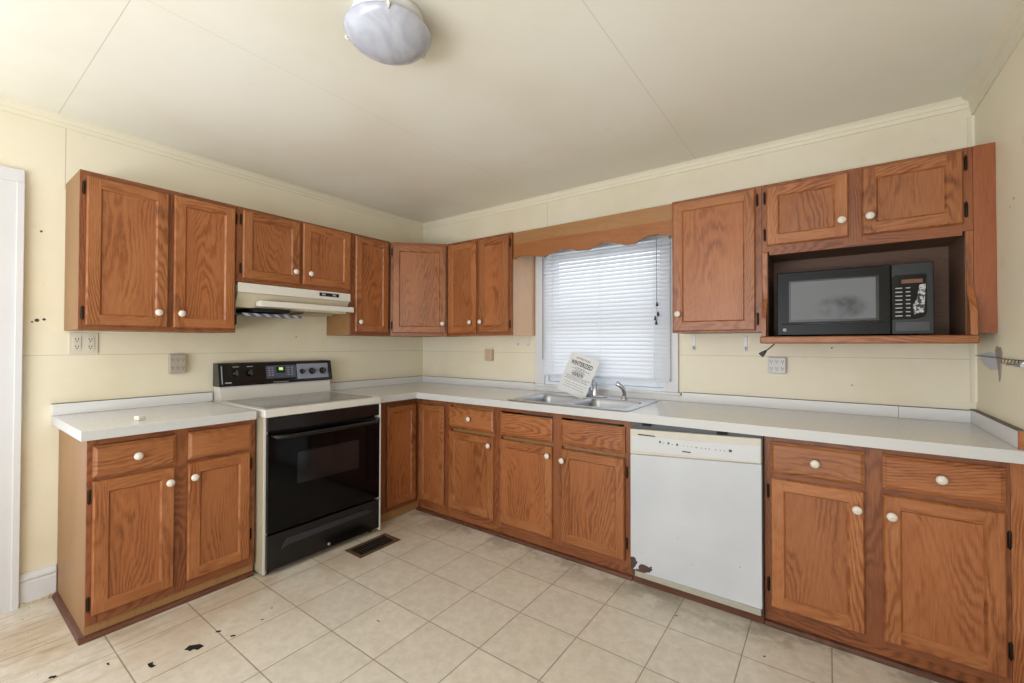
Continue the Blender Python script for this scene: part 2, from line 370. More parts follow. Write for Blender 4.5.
# ---------------------------------------------------------------- cabinets (built in a local frame: x right along the face, y back, z up)
def knob(parent, x, y, z, r=.0165):
    mb = MB()
    mb.lathe([(r*.45, 0), (r*.36, .004), (r*.34, .009), (r*.85, .013), (r, .017), (r*.97, .021), (r*.7, .0255), (r*.3, .027), (0, .0273)], (x, y, z), (0, -1, 0), 20, 0)
    mb.lathe([(r*.26, .0266), (r*.22, .0282), (0, .0285)], (x, y, z), (0, -1, 0), 12, 1)
    mb.lathe([(r*.6, 0), (r*.6, .002), (r*.35, .003)], (x, y, z), (0, -1, 0), 16, 2)
    return mb.build('knob', [PORC, KDOT, BRONZE], parent)
KDOT = plain('knob_centre', 'e3cdbd', .3)
def hinge(parent, x, y, z, h=.052):
    mb = MB(); mb.box(x-.0055, x+.0055, y-.002, y, z-h/2, z+h/2)
    mb.tube([(x, y-.004, z-h/2-.006), (x, y-.004, z-h/2), (x, y-.004, z+h/2), (x, y-.004, z+h/2+.006)], [.0015, .0035, .0035, .0015], 8)
    return mb.build('hinge', BRONZE, parent, .0006)
def door(parent, x0, x1, z0, z1, yf, kn=None, hg=None, t=.0165, w=.046, knr=.0165, hz=(.055, .055)):
    mb = MB(); c = .005
    a0, a1, b0, b1 = x0+c, x1-c, z0+c, z1-c; y1 = yf-t; y2 = yf-t+.006
    # edge band
    R = lambda p0, p1, q0, q1, y: [(p0, y, q0), (p1, y, q0), (p1, y, q1), (p0, y, q1)]
    mb.add(R(x0, x1, z0, z1, yf)+R(x0, x1, z0, z1, y2)+R(a0, a1, b0, b1, y1),
           [(3, 2, 1, 0)]+[(i, (i+1) % 4, 4+(i+1) % 4, 4+i) for i in range(4)]+[(4+i, 4+(i+1) % 4, 8+(i+1) % 4, 8+i) for i in range(4)], 0)
    i0, i1, j0, j1 = x0+w, x1-w, z0+w, z1-w
    for (p0, p1, q0, q1, mi) in ((a0, i0, b0, b1, 0), (i1, a1, b0, b1, 0), (i0, i1, b0, j0, 1), (i0, i1, j1, b1, 1)): mb.add(R(p0, p1, q0, q1, y1), [(0, 1, 2, 3)], mi)
    e = .007; d = .0075
    mb.add(R(i0, i1, j0, j1, y1)+R(i0+e*.4, i1-e*.4, j0+e*.4, j1-e*.4, y1+d*.35)+R(i0+e, i1-e, j0+e, j1-e, y1+d),
           [(i, (i+1) % 4, 4+(i+1) % 4, 4+i) for i in (1, 3)]+[(4+i, 4+(i+1) % 4, 8+(i+1) % 4, 8+i) for i in (1, 3)], 0)
    mb.add(R(i0, i1, j0, j1, y1)+R(i0+e*.4, i1-e*.4, j0+e*.4, j1-e*.4, y1+d*.35)+R(i0+e, i1-e, j0+e, j1-e, y1+d),
           [(i, (i+1) % 4, 4+(i+1) % 4, 4+i) for i in (0, 2)]+[(4+i, 4+(i+1) % 4, 8+(i+1) % 4, 8+i) for i in (0, 2)], 1)
    o = mb.build('door', [OAK_V, OAK_H], parent)
    # groove line between stile and rail
    pn = MB(); pn.box(i0+e, i1-e, y1+d, yf-.004, j0+e, j1-e); pn.build('door_panel', OAK_P, o)
    if kn: knob(o, kn[0], y1, kn[1], knr)
    if hg == 'l': [hinge(o, x0-.009, yf, zz) for zz in (z0+hz[0], z1-hz[1])]
    if hg == 'r': [hinge(o, x1+.009, yf, zz) for zz in (z0+hz[0], z1-hz[1])]
    return o
def drawer(parent, x0, x1, z0, z1, yf, kn=True, name='drawer', t=.0165):
    mb = MB(); c = .013
    R = lambda p0, p1, q0, q1, y: [(p0, y, q0), (p1, y, q0), (p1, y, q1), (p0, y, q1)]
    mb.add(R(x0, x1, z0, z1, yf)+R(x0, x1, z0, z1, yf-t+.007)+R(x0+c*.5, x1-c*.5, z0+c*.5, z1-c*.5, yf-t+.004)+R(x0+c, x1-c, z0+c, z1-c, yf-t),
           [(3, 2, 1, 0)]+[(4*k+i, 4*k+(i+1) % 4, 4*k+4+(i+1) % 4, 4*k+4+i) for k in range(3) for i in range(4)]+[(12, 13, 14, 15)], 0)
    o = mb.build(name, OAK_H, parent)
    if kn: knob(o, (x0+x1)/2, yf-t, (z0+z1)/2)
    return o
FT = .018
def frame(parent, stiles, rails, z0, z1, yf=0):
    """stiles: [(x0,x1)], rails: [(x0,x1,z0,z1)]"""
    mb = MB()
    for a, b in stiles: mb.box(a, b, yf, yf+FT, z0, z1, 0)
    for a, b, c_, d in rails: mb.box(a, b, yf, yf+FT, c_, d, 1)
    return mb.build('face_frame', [FRAME_V, FRAME_H], parent, .0008)
def carcass(parent, w, dep, z0, z1, mats=None, name='carcass', x0=0.0):
    return boxo(name, (x0, w, FT, dep, z0, z1), mats or OAK_PALE, parent)

UF = .305       # upper face frame plane, doors stand proud of it
ZU0, ZU1 = 1.313, 2.030
G = PI/2
def upper_left(y0, label, name='wall_cabinet', z=0.0): return thing(name, (UF, y0, z), G, label, 'cabinet')

# 1 upper cabinet, left end
t = upper_left(-2.306, 'oak double-door wall cabinet at the left end, above the left counter')
w = .632; carcass(t, w-.001, UF-.001, ZU0+.001, ZU1-.001)
frame(t, [(0, .034), (.305, .352), (w-.034, w)], [(.034, .305, ZU0, ZU0+.034), (.352, w-.034, ZU0, ZU0+.034), (.034, .305, ZU1-.034, ZU1), (.352, w-.034, ZU1-.034, ZU1)], ZU0, ZU1)
door(t, .022, .322, 1.334, 2.006, 0, (.280, 1.405), 'l'); door(t, .344, w-.008, 1.334, 2.008, 0, (.374, 1.405), 'r')
# 2 over the hood
t = upper_left(-1.672, 'short oak double-door wall cabinet directly above the range hood')
w = .726; ZH = 1.603; carcass(t, w-.001, UF-.001, ZH+.001, ZU1-.001)
frame(t, [(0, .034), (.345, .381), (w-.02, w)], [(.034, .345, ZH, ZH+.03), (.381, w-.02, ZH, ZH+.03), (.034, .345, ZU1-.03, ZU1), (.381, w-.02, ZU1-.03, ZU1)], ZH, ZU1)
door(t, .030, .358, 1.625, 2.014, 0, (.324, 1.698), 'l', w=.047); door(t, .379, w-.012, 1.628, 2.018, 0, (.420, 1.698), None, w=.047)
# 3 narrow
t = upper_left(-.945, 'narrow single-door oak wall cabinet between the hood and the diagonal corner cabinet')
w = .331; carcass(t, w-.001, UF-.001, ZU0+.001, ZU1-.001)
frame(t, [(0, .04), (w-.02, w)], [(.04, w-.02, ZU0, ZU0+.034), (.04, w-.02, ZU1-.034, ZU1)], ZU0, ZU1)
door(t, .030, w-.022, 1.338, 2.014, 0, (.060, 1.407), 'r', w=.045)
# 4 diagonal corner cabinet
t = thing('corner_wall_cabinet', (UF, -.612, 0), PI/4, 'diagonal oak wall cabinet with one door filling the room corner', 'cabinet')
L = math.hypot(.612-UF, .612-UF); c4 = math.cos(PI/4)
def loc45(px, py):
    dx, dy = px-UF, py+.612; return (dx*c4+dy*c4, -dx*c4+dy*c4)
pts = [loc45(*p) for p in ((UF+.001, -.611), (.0, -.611), (.0, .0), (.611, .0), (.611, -UF-.001))]
pts[0] = (pts[0][0]+.0, max(pts[0][1], .002)); pts[-1] = (pts[-1][0], max(pts[-1][1], .002))
pts = [(.004, FT)]+pts[1:-1]+[(L-.004, FT)]
m = MB(); m.prism(pts, lambda p, h: (p[0], p[1], h), ZU0+.001, ZU1-.001); m.build('carcass', OAK_PALE, t)
frame(t, [(.003, .03), (L-.03, L-.003)], [(.03, L-.03, ZU0, ZU0+.034), (.03, L-.03, ZU1-.034, ZU1)], ZU0, ZU1)
door(t, .022, L-.012, 1.338, 2.008, 0, (L-.040, 1.409), 'l', w=.047)
def upper_back(x0, label, name='wall_cabinet', cat='cabinet'): return thing(name, (x0, -UF, 0), 0, label, cat)
# 5 window wall two-door
t = upper_back(.613, 'oak double-door wall cabinet left of the window, beside the diagonal corner cabinet')
w = 1.229-.613; carcass(t, w-.001, UF-.001, ZU0+.001, ZU1-.001, wood('oak_side_window_lit', hexes=('c49d7e', 'd4ae8e', 'dfbc9e'), contrast=.4, rough=.3))  # side veneer paled to carry the window's light in its colour
frame(t, [(0, .02), (.30, .33), (w-.026, w)], [(.02, .30, ZU0, ZU0+.034), (.33, w-.026, ZU0, ZU0+.034), (.02, .30, ZU1-.034, ZU1), (.33, w-.026, ZU1-.034, ZU1)], ZU0, ZU1)
door(t, .014, .299, 1.336, 2.010, 0, (.252, 1.413), None, w=.045); door(t, .330, w-.022, 1.336, 2.012, 0, (.352, 1.413), 'r', w=.045)
# 6 valance
t = thing('window_valance', (1.230, -.288, 0), 0, 'scalloped oak valance board bridging the cabinets above the window', 'valance')
VX = [0, .03, .065, .105, .15, .19, .235, .27, .30, .33, .37, .41, .45, .49, .53, .57, .61, .65, .685, .72, .76, .80, .84, .88, .92, .96, 1.0, 1.04, 1.084]
def vz(x):
    xs = [0, .025, .068, .12, .177, .225, .25, .313, .382, .44, .50, .57, .626, .665, .718, .763, .814, .863, .905, .947, .993, 1.055, 1.084]
    zs = [1.846, 1.857, 1.862, 1.858, 1.847, 1.840, 1.838, 1.851, 1.863, 1.858, 1.844, 1.842, 1.856, 1.866, 1.861, 1.850, 1.840, 1.840, 1.855, 1.866, 1.867, 1.857, 1.850]
    for i in range(len(xs)-1):
        if xs[i] <= x <= xs[i+1]:
            u = (x-xs[i])/(xs[i+1]-xs[i]); u = u*u*(3-2*u) if zs[i+1] != zs[i] else u
            return 1.851+(zs[i]+(zs[i+1]-zs[i])*u-1.851)*1.35
    return zs[-1]
N = 90; xs = [1.084*i/N for i in range(N+1)]
m = MB()
for mi, (lo, hi) in enumerate(((lambda x: vz(x), lambda x: 1.945+.004*math.sin(x*5)), (lambda x: 1.945+.004*math.sin(x*5), lambda x: 2.028))):
    for y_, fl in ((0, 0), (.02, 1)):
        vs = [(x, y_, lo(x)) for x in xs]+[(x, y_, hi(x)) for x in xs]
        m.add(vs, [(i, i+1, N+2+i, N+1+i) for i in range(N)], mi)
m.add([(x, y_, vz(x)) for x in xs for y_ in (0, .02)], [(2*i, 2*i+1, 2*i+3, 2*i+2) for i in range(N)], 0)
m.add([(x, y_, 2.028) for x in (0, 1.084) for y_ in (0, .02)], [(0, 1, 3, 2)], 1)
m.build('valance_board', [OAK_VAL, OAK_VAL2], t)
boxo('top_board', (0, 1.084, .021, .287, 2.012, 2.027), OAK_PALE, t)
# 7 single door right of window
t = upper_back(2.316, 'tall single-door oak wall cabinet right of the window')
w = 2.745-2.316; carcass(t, w-.001, UF-.001, ZU0+.001, ZU1-.001)
frame(t, [(0, .03), (w-.036, w)], [(.03, w-.036, ZU0, ZU0+.034), (.03, w-.036, ZU1-.034, ZU1)], ZU0, ZU1)
door(t, .008, w-.028, 1.322, 2.016, 0, (.036, 1.414), 'r', w=.047)
# 8 microwave cabinet
t = upper_back(2.746, 'oak wall cabinet with two short doors over an open microwave shelf')
w = 3.468-2.746; ZN = 1.70
carcass(t, w-.001, UF-.001, ZN+.001, ZU1-.001)
frame(t, [(0, .03), (.318, .397), (w-.03, w)], [(.03, .318, ZN-.016, ZN+.04), (.397, w-.03, ZN-.016, ZN+.04), (.03, .318, ZU1-.03, ZU1), (.397, w-.03, ZU1-.03, ZU1), (.318, .397, ZN-.016, ZN+.001)], ZN, ZU1)
door(t, .020, .335, 1.729, 2.014, 0, (.311, 1.802), 'l', w=.047, hz=(.055, .05)); door(t, .382, w-.028, 1.729, 2.018, 0, (.408, 1.804), 'r', w=.047, hz=(.055, .05))
prof = [(UF-.001, 1.29), (UF-.001, ZN-.001), (.0, ZN-.001), (0, 1.50), (-.003, 1.475), (-.012, 1.45), (-.028, 1.425), (-.042, 1.40), (-.05, 1.375), (-.052, 1.345), (-.052, 1.29)]
for nm, a in (('side_panel', 0.0), ('side_panel', w-.02)):
    m = MB(); m.prism(prof, lambda p, q: (q, p[0], p[1]), a, a+.02); m.build(nm, OAK_V, t, .0008)
boxo('shelf', (-.006, w+.004, -.060, UF-.001, 1.256, 1.289), OAK_H, t, .006)
boxo('back_panel', (.021, w-.021, UF-.016, UF-.002, 1.29, ZN-.002), OAK_IN, t)
m = MB(); m.box(.0205, .0235, .002, UF-.018, 1.29, ZN-.002); m.box(w-.0235, w-.0205, .002, UF-.018, 1.29, ZN-.002); m.box(.025, w-.025, .019, UF-.018, ZN-.006, ZN-.001); m.build('nook_lining', OAK_IN, t)
boxo('filler_panel', (w+.0003, RW-2.746-.0005, -.004, .014, 1.297, ZU1), wood('oak_reddish_filler', hexes=('5a2d18', '8a4c2c', '9c5f3b'), contrast=.4), t)

# ---------------------------------------------------------------- base cabinets
ZT = .866   # top of boxes
BF = .578   # face frame plane
def shoe(parent, pts, closed=False):
    z0 = ZF+.0004
    """quarter round moulding following pts (x,y) on the outer (right hand) side"""
    mb = MB()
    for (a, b) in zip(pts[:-1], pts[1:]):
        a = Vector((a[0], a[1], 0)); b = Vector((b[0], b[1], 0)); d = (b-a).normalized(); nrm = Vector((d.y, -d.x, 0))
        pr = [(0, 0), (.019, 0), (.018, .008), (.012, .016), (.0, .021)]
        mb.prism([(a, b, p) for p in pr], lambda q, e: tuple((q[0]+(q[1]-q[0])*e)+nrm*q[2][0]+Vector((0, 0, q[2][1]+z0))), 0, 1)
    return mb.build('shoe_molding', MOLD, parent)
# left base
t = thing('base_cabinet', (BF, -2.318, 0), G, 'oak base cabinet with two drawers and two doors left of the stove', 'cabinet')
w = .636
m = MB(); m.box(0, w-.001, FT, BF-.001, ZF+.0005, ZT-.001); m.build('carcass', OAK_PALE, t)
FZ = .110
frame(t, [(0, .038), (.29, .340), (w-.034, w)], [(a, b, c_, d) for a, b in ((.038, .29), (.340, w-.034)) for c_, d in ((FZ, FZ+.05), (.69, .72), (ZT-.03, ZT))], FZ, ZT)
drawer(t, .016, .294, .706, .834, 0); d = drawer(t, .340, w-.022, .712, .838, 0, kn=False)
m = MB()
for q in (-.012, .0): m.lathe([(.0022, 0), (.0022, .0006), (0, .0006)], ((.340+w-.022)/2+q, -.0165, .773), (0, -1, 0), 8)
m.build('screw_hole', DARK, d)
door(t, .017, .289, .148, .690, 0, (.268, .626), 'l', w=.047, hz=(.05, .06)); door(t, .340, w-.028, .150, .694, 0, (.361, .628), 'r', w=.047, hz=(.12, .06))
boxo('toe_board', (.001, w-.001, .012, FT-.0005, ZF+.0005, FZ-.0005), OAK_PALE, t)
m = MB(); m.prism([(0, .0), (.0, FZ), (FT+.001, FZ)] , lambda p, q: (q, p[0], p[1]), 0, 0) if False else None
shoe(t, [(0, BF-.002), (0, .0)]); shoe(t, [(-.018, .011), (w-.002, .011)])
# corner base (two leaf doors meeting in the inner corner)
t = thing('corner_base_cabinet', (BF, -.925, 0), G, 'oak corner base cabinet with two doors meeting at the inner corner', 'cabinet')
w = .925-BF   # leg along the left wall
m = MB(); m.box(.001, w+.0, FT, BF-.001, ZF+.0005, ZT-.001); m.box(w, .924, .002, BF-.001, ZF+.0005, ZT-.001)
m.box(w, .925, -.278, .002, .09, ZT-.001) if False else None
m.build('carcass', OAK_PALE, t)
frame(t, [(0, .07), (w-.008, w)], [(.07, w-.008, FZ, FZ+.045), (.07, w-.008, ZT-.035, ZT)], FZ, ZT)
door(t, .073, w-.022, .142, .822, 0, None, None, w=.04)
boxo('toe_board', (.001, w-.001, .012, FT-.0005, ZF+.0005, FZ-.0005), OAK_PALE, t)
# leg along the window wall, in the same local frame: world x = BF - ly ; world y = -.925 + lx
t2 = t
def sub_back(parent):   # helper empty free: build meshes rotated -90 deg about the thing
    return None
m = MB()
# window wall leaf: frame pieces, world x from BF to .888 at world y -BF
wx = lambda X_, Y_, Z_: (Y_+.925, BF-X_, Z_)
def wbox(mb, x0, x1, y0, y1, z0, z1, mi=0):
    a = wx(x0, y0, z0); b = wx(x1, y1, z1); mb.box(a[0], b[0], a[1], b[1], z0, z1, mi)
wbox(m, .862, .889, -BF, -BF+FT, FZ, ZT, 0); wbox(m, BF+.001, .60, -BF, -BF+FT, FZ, ZT, 0)
wbox(m, .60, .862, -BF, -BF+FT, FZ, FZ+.045, 1); wbox(m, .60, .862, -BF, -BF+FT, ZT-.035, ZT, 1)
m.build('side_face_frame', [FRAME_V, FRAME_H], t, .0008)
m = MB(); wbox(m, BF+.001, .888, -BF+FT, -.001, ZF+.0005, ZT-.001); m.build('side_carcass', OAK_PALE, t)
# door built at origin facing -y then rotated into the leg
dd = door(t, 0, .247, .142, .822, 0, None, None, w=.04); dd.location = wx(.612, -BF, 0); dd.rotation_euler = (0, 0, -G)
m = MB(); wbox(m, BF-.011, .889, -BF+.012, -BF+FT-.0005, ZF+.0005, FZ-.0005); m.build('toe_board_side', FRAME_H, t)
m = MB(); m.prism([(0, 0), (.019, 0), (.018, .008), (.012, .016), (0, .021)], lambda p, q: (q, -p[0]-.0+BF-BF, p[1]+ZF+.0004), 0, .001) if False else None
m = MB(); m.prism([(0, 0), (.019, 0), (.018, .008), (.012, .016), (0, .021)], lambda p, q: wx(q, -BF+.011-p[0], p[1]+ZF+.0004), BF, .889); m.build('shoe_molding', MOLD, t)

def base_back(x0, label, name='base_cabinet'): return thing(name, (x0, -BF, 0), 0, label, 'cabinet')
def base_body(t, w, stiles, openings, top=ZT-.001):
    m = MB(); m.box(0, w-.001, FT, BF-.001, ZF+.0005, top); m.build('carcass', OAK_PALE, t)
    frame(t, stiles, [(a, b, c_, d) for a, b in openings for c_, d in ((FZ, FZ+.05), (.68, .715), (ZT-.03, ZT))], FZ, ZT)
    boxo('toe_board', (0, w, .012, FT-.0005, ZF+.0005, FZ-.0005), FRAME_H, t)
    shoe(t, [(0, .011), (w, .011)])
# drawer base
t = base_back(.890, 'narrow oak base cabinet with one drawer over one door near the corner')
w = .430; base_body(t, w, [(0, .03), (w-.03, w)], [(.03, w-.03)])
drawer(t, .020, .402, .697, .826, 0); door(t, .020, .404, .145, .664, 0, (.378, .611), None, w=.047)
# sink base
t = base_back(1.321, 'oak sink base cabinet with two doors under blank drawer fronts', 'sink_base_cabinet')
w = .872; base_body(t, w, [(0, .03), (.40, .46), (w-.045, w)], [(.03, .40), (.46, w-.045)], top=.735)
drawer(t, .028, .402, .693, .826, 0, False, 'blank_drawer_front'); drawer(t, .461, .836, .693, .826, 0, False, 'blank_drawer_front')
door(t, .028, .402, .145, .664, 0, (.381, .613), None, w=.047); door(t, .461, .834, .142, .664, 0, (.476, .601), 'r', w=.047, hz=(.09, .07))
m = MB(); m.box(0, .60, .10, .114, 0, .06)
# shoe moulding running in front of the dishwasher is one with the right base cabinet's strip
# right base
t = base_back(2.778, 'oak base cabinet with two drawers and two doors right of the dishwasher')
w = 3.495-2.778
base_body(t, w, [(0, .03), (.33, .397), (w-.03, w)], [(.03, .33), (.397, w-.03)])
drawer(t, .024, .338, .706, .838, 0); drawer(t, .390, w-.012, .712, .838, 0)
door(t, .024, .336, .140, .686, 0, (.313, .617), 'l', w=.047, hz=(.09, .06)); door(t, .390, w-.012, .140, .688, 0, (.414, .615), 'r', w=.047, hz=(.09, .09))
boxo('filler_panel', (w+.001, RW-2.778-.001, .001, .018, ZF+.0005, ZT), OAK_V, t)

# ---------------------------------------------------------------- countertops
n = NT('speckled_laminate'); v, x, y, z = n.obj()
k = n.noise(n.comb(n.math('MULTIPLY', x, 3), n.math('MULTIPLY', y, 3), z), 60, 4, .7)
LAM = n.out(n.mix(n.smooth(k, .35, .65), lin('d2d0cd'), lin('dedddc')), .2, spec=.7)
ZC0, ZC1 = .867, .908
SEAM = plain('laminate_seam', '6b6255', .6)
t = thing('countertop', (0, -2.345, 0), 0, 'short beige laminate countertop left of the stove with low backsplash', 'countertop')
m = MB(); m.box(.001, .637, 0, .642, ZC0, ZC1-.0015, 1); m.box(.003, .6355, .0015, .641, ZC1-.0015, ZC1, 0); m.build('worktop', [LAM, WHITE_LAM], t)
m = MB(); m.box(.001, .021, 0, .664, ZC1+.0004, .962); m.build('backsplash', SPLASH, t, .0015)
m = MB(); m.box(.0005, .0225, -.0015, .664, .9622, .9640); m.build('seam_cap', SEAM, t)
# main L top with sink cut-out
t = thing('countertop', (0, 0, 0), 0, 'long L-shaped laminate countertop running from the stove past the sink', 'countertop')
SX0, SX1, SY0, SY1 = 1.425, 2.155, -.585, -.115
m = MB()
def slab(x0, x1, y0, y1, fx=None):
    m.box(x0, x1, y0, y1, ZC0, ZC1-.0015, 1); m.box(x0, x1, y0, y1, ZC1-.0015, ZC1, 0)
slab(.001, .636, -.950, -.637); slab(.001, SX0, -.6365, -.001); slab(SX1, RW-.001, -.6365, -.001); slab(SX0, SX1, -.6365, SY0); slab(SX0, SX1, SY1, -.001)
wt = m.build('worktop', [LAM, WHITE_LAM], t)
m = MB(); m.box(.636, .6375, -.950, -.6375, ZC0, ZC1-.001); m.box(.6375, RW-.001, -.6380, -.6367, ZC0, ZC1-.001); m.build('edge_band', WHITE_LAM, t)
m = MB(); m.box(.001, .021, -.950, -.001, ZC1+.0004, .962); m.box(.0215, 3.270, -.021, -.001, ZC1+.0004, .962) if False else None
m.box(.0215, 1.226, -.021, -.001, ZC1+.0004, .962); m.box(1.226, 2.29, -.021, -.001, ZC1+.0004, .9425); m.box(2.29, 3.270, -.021, -.001, ZC1+.0004, .962); m.box(3.2715, RW-.0215, -.021, -.001, ZC1+.0004, .962)
m.build('backsplash', SPLASH, t, .001)
m = MB(); m.box(RW-.021, RW-.001, -.598, -.001, ZC1+.0004, .966); m.build('side_splash', SPLASH, t, .001)
boxo('splash_end_cap', (RW-.0212, RW-.001, -.600, -.5985, ZC1+.0004, .966), OAK_V, t, 0)
for b_ in ((.0005, .0225, -.950, -.0227, .9622, .9640), (.0005, 1.226, -.0225, -.0005, .9622, .9640), (2.29, RW-.022, -.0225, -.0005, .9622, .9640), (RW-.0218, RW-.0005, -.598, -.0005, .9662, .9685)):
    m = MB(); m.box(*b_); m.build('seam_cap', SEAM, t)

# ---------------------------------------------------------------- sink
t = thing('kitchen_sink', (0, 0, 0), 0, 'stainless steel double-bowl drop-in sink under the window', 'sink')
def rrect(x0, x1, y0, y1, r, z, k=5):
    P_ = []
    for (cx, cy, a0) in ((x1-r, y1-r, 0), (x0+r, y1-r, 90), (x0+r, y0+r, 180), (x1-r, y0+r, 270)):
        for i in range(k+1):
            a = math.radians(a0+90*i/k); P_.append((cx+r*math.cos(a), cy+r*math.sin(a), z))
    return P_
bowls = [(1.445, 1.762, -.555, -.215), (1.800, 2.135, -.555, -.215)]
ZS = .9125
bm = bmesh.new()
def loop(pts): 
    vs = [bm.verts.new(p) for p in pts]; es = [bm.edges.new((vs[i], vs[(i+1) % len(vs)])) for i in range(len(vs))]; return vs, es
ov, oe = loop(rrect(1.403, 2.178, -.606, -.095, .03, ZS))
alle = list(oe); bl_ = []
for b in bowls:
    v_, e_ = loop(rrect(*b, .045, ZS)); alle += e_; bl_.append((b, v_))
bmesh.ops.triangle_fill(bm, use_beauty=True, edges=alle)
def bridge(a, b):
    for i in range(len(a)): bm.faces.new((a[i], a[(i+1) % len(a)], b[(i+1) % len(b)], b[i])).smooth = True
lo = [bm.verts.new((p[0]+(.004 if p[0] > 1.8 else -.004), p[1]+(.004 if p[1] > -.35 else -.004), ZC1+.0004)) for p in [v.co for v in ov]]
bridge(ov, lo)
for b, v_ in bl_:
    prev = v_
    for (ins, dz, r) in ((.003, -.004, .044), (.008, -.03, .042), (.014, -.13, .04), (.03, -.158, .035), (.06, -.162, .03)):
        cur = [bm.verts.new(p) for p in rrect(b[0]+ins, b[1]-ins, b[2]+ins, b[3]-ins, r, ZS+dz)]; bridge(prev, cur); prev = cur
    bm.faces.new(prev)
bmesh.ops.recalc_face_normals(bm, faces=bm.faces)
me = bpy.data.meshes.new('basin'); bm.to_mesh(me); bm.free(); me.materials.append(STEEL)
o = bpy.data.objects.new('basin', me); col.objects.link(o); o.parent = t
for b in bowls:
    m = MB(); m.lathe([(.042, .0), (.04, .003), (.028, .002), (.024, -.0), (.0, -.0)], ((b[0]+b[1])/2, (b[2]+b[3])/2, ZS-.1615), (0, 0, 1), 20); m.build('drain', CHROME, t)
# faucet (deck plate, body, loop handle, spout behind the paper) and separate side sprayer
t = thing('faucet', (1.783, -.152, ZS), 0, 'chrome sink faucet with loop handle half hidden by the paper notice', 'faucet')
m = MB(); m.prism([(p[0], p[1]) for p in rrect(-.075, .085, -.024, .024, .022, 0)], lambda p, h: (p[0], p[1], h), .0005, .012); m.build('deck_plate', CHROME, t, .003)
m = MB(); m.lathe([(.023, .012), (.021, .03), (.019, .055), (.012, .066), (0, .068)], (0, 0, 0), (0, 0, 1), 20); m.build('body', CHROME, t)
m = MB(); m.tube([(-.012, 0, .06), (-.014, -.005, .085), (-.008, -.012, .115), (0, -.014, .122), (.009, -.012, .112), (.014, -.005, .085), (.012, 0, .058)], .0045, 8); m.build('handle', CHROME, t)
m = MB(); m.tube([(0, 0, .04), (-.04, .004, .055), (-.09, .008, .058), (-.115, .008, .05), (-.12, .008, .035)], [.011, .010, .009, .009, .009], 10); m.build('spout', CHROME, t)
t = thing('side_sprayer', (1.985, -.165, ZS), 0, 'curved chrome side sprayer standing right of the faucet', 'sprayer')
m = MB(); m.lathe([(.022, .0005), (.021, .006), (.015, .012), (.013, .022)], (0, 0, 0), (0, 0, 1), 18); m.build('base', CHROME, t)
m = MB(); m.tube([(0, 0, .015), (.001, 0, .045), (-.004, -.004, .066), (-.018, -.012, .083), (-.036, -.02, .094), (-.044, -.024, .097)], [.011, .0125, .014, .015, .014, .011], 12); m.build('nozzle', CHROME, t)
m = MB(); m.tube([(-.014, -.006, .09), (-.03, -.012, .105), (-.040, -.018, .108)], [.004, .004, .003], 8); m.build('trigger', GREY, t)
# strainer ring by the faucet
# paper notice propped on the faucet
TL, TR = Vector((1.599, -.135, 1.208)), Vector((1.796, -.135, 1.139))
BLc, BR = Vector((1.516, -.19, .945)), Vector((1.722, -.19, .884))
def unproj(px, py, Y):
    a = (px-514)/434.2; b = -(py-339.2)/434.2; r = FWD+a*RT+b*UP; k = (Y+2.733)/r.y
    return Vector((3.004, -2.733, 1.25))+r*k
TL = unproj(571, 350.8, -.165); TR = unproj(598, 361.7, -.165); BLc = unproj(558.2, 389.3, -.225); BR = unproj(585.9, 400.5, -.225)
ex = ((TR-TL)+(BR-BLc))*.5; wid = ex.length; ex.normalize(); ey = ((TL-BLc)+(TR-BR))*.5; hei = ey.length; ey = (ey-ex*ey.dot(ex)).normalized(); ez = ex.cross(ey)
ctr = (TL+TR+BLc+BR)/4
paper = bpy.data.objects.new('paper_notice', None); col.objects.link(paper)
paper.matrix_world = Matrix(((ex.x, ey.x, ez.x, ctr.x), (ex.y, ey.y, ez.y, ctr.y), (ex.z, ey.z, ez.z, ctr.z), (0, 0, 0, 1)))
tag(paper, 'white printed winterization notice leaning against the sink faucet', 'paper')
bend = lambda x, y: .012*math.cos(x/wid*3.0)-.004*(y/hei)**2*4
m = MB(); nx, ny = 12, 14; vs = []; top = []
for j in range(ny+1):
    for i in range(nx+1):
        x_, y_ = (i/nx-.5)*wid, (j/ny-.5)*hei; vs.append((x_, y_, bend(x_, y_)))
nv = len(vs); vs += [(a, b, c_-.0005) for a, b, c_ in vs]
fs = [(j*(nx+1)+i, j*(nx+1)+i+1, (j+1)*(nx+1)+i+1, (j+1)*(nx+1)+i) for j in range(ny) for i in range(nx)]
fs += [tuple(nv+k for k in f[::-1]) for f in fs]
m.add(vs, fs, 0, True); m.build('sheet', plain('white_paper', 'dadadc', .8, var=.02), paper)
INK = plain('black_ink', '1c1c20', .8); INKG = plain('grey_ink', '77777c', .8)
def text_mesh(name, txt, size, mat, parent, x, y, width=None, z=.0006, bold=0, fn=None):
    cu = bpy.data.curves.new('tmp', 'FONT'); cu.body = txt; cu.size = size; cu.align_x = 'CENTER'; cu.align_y = 'CENTER'; cu.offset = bold
    to = bpy.data.objects.new('tmp', cu); col.objects.link(to); dg = bpy.context.evaluated_depsgraph_get(); dg.update()
    me = bpy.data.meshes.new_from_object(to.evaluated_get(dg)); bpy.data.objects.remove(to)
    xs_ = [v.co.x for v in me.vertices]; ww = max(xs_)-min(xs_); k = (width/ww) if width else 1
    for v in me.vertices:
        X_, Y_ = v.co.x*k+x, v.co.y+y; v.co = fn(X_, Y_, z) if fn else (X_, Y_, z)
    me.materials.clear(); me.materials.append(mat); me.name = name
    o = bpy.data.objects.new(name, me); col.objects.link(o); o.parent = parent; return o
pf = lambda X_, Y_, z: (X_, Y_, bend(X_, Y_)+z)
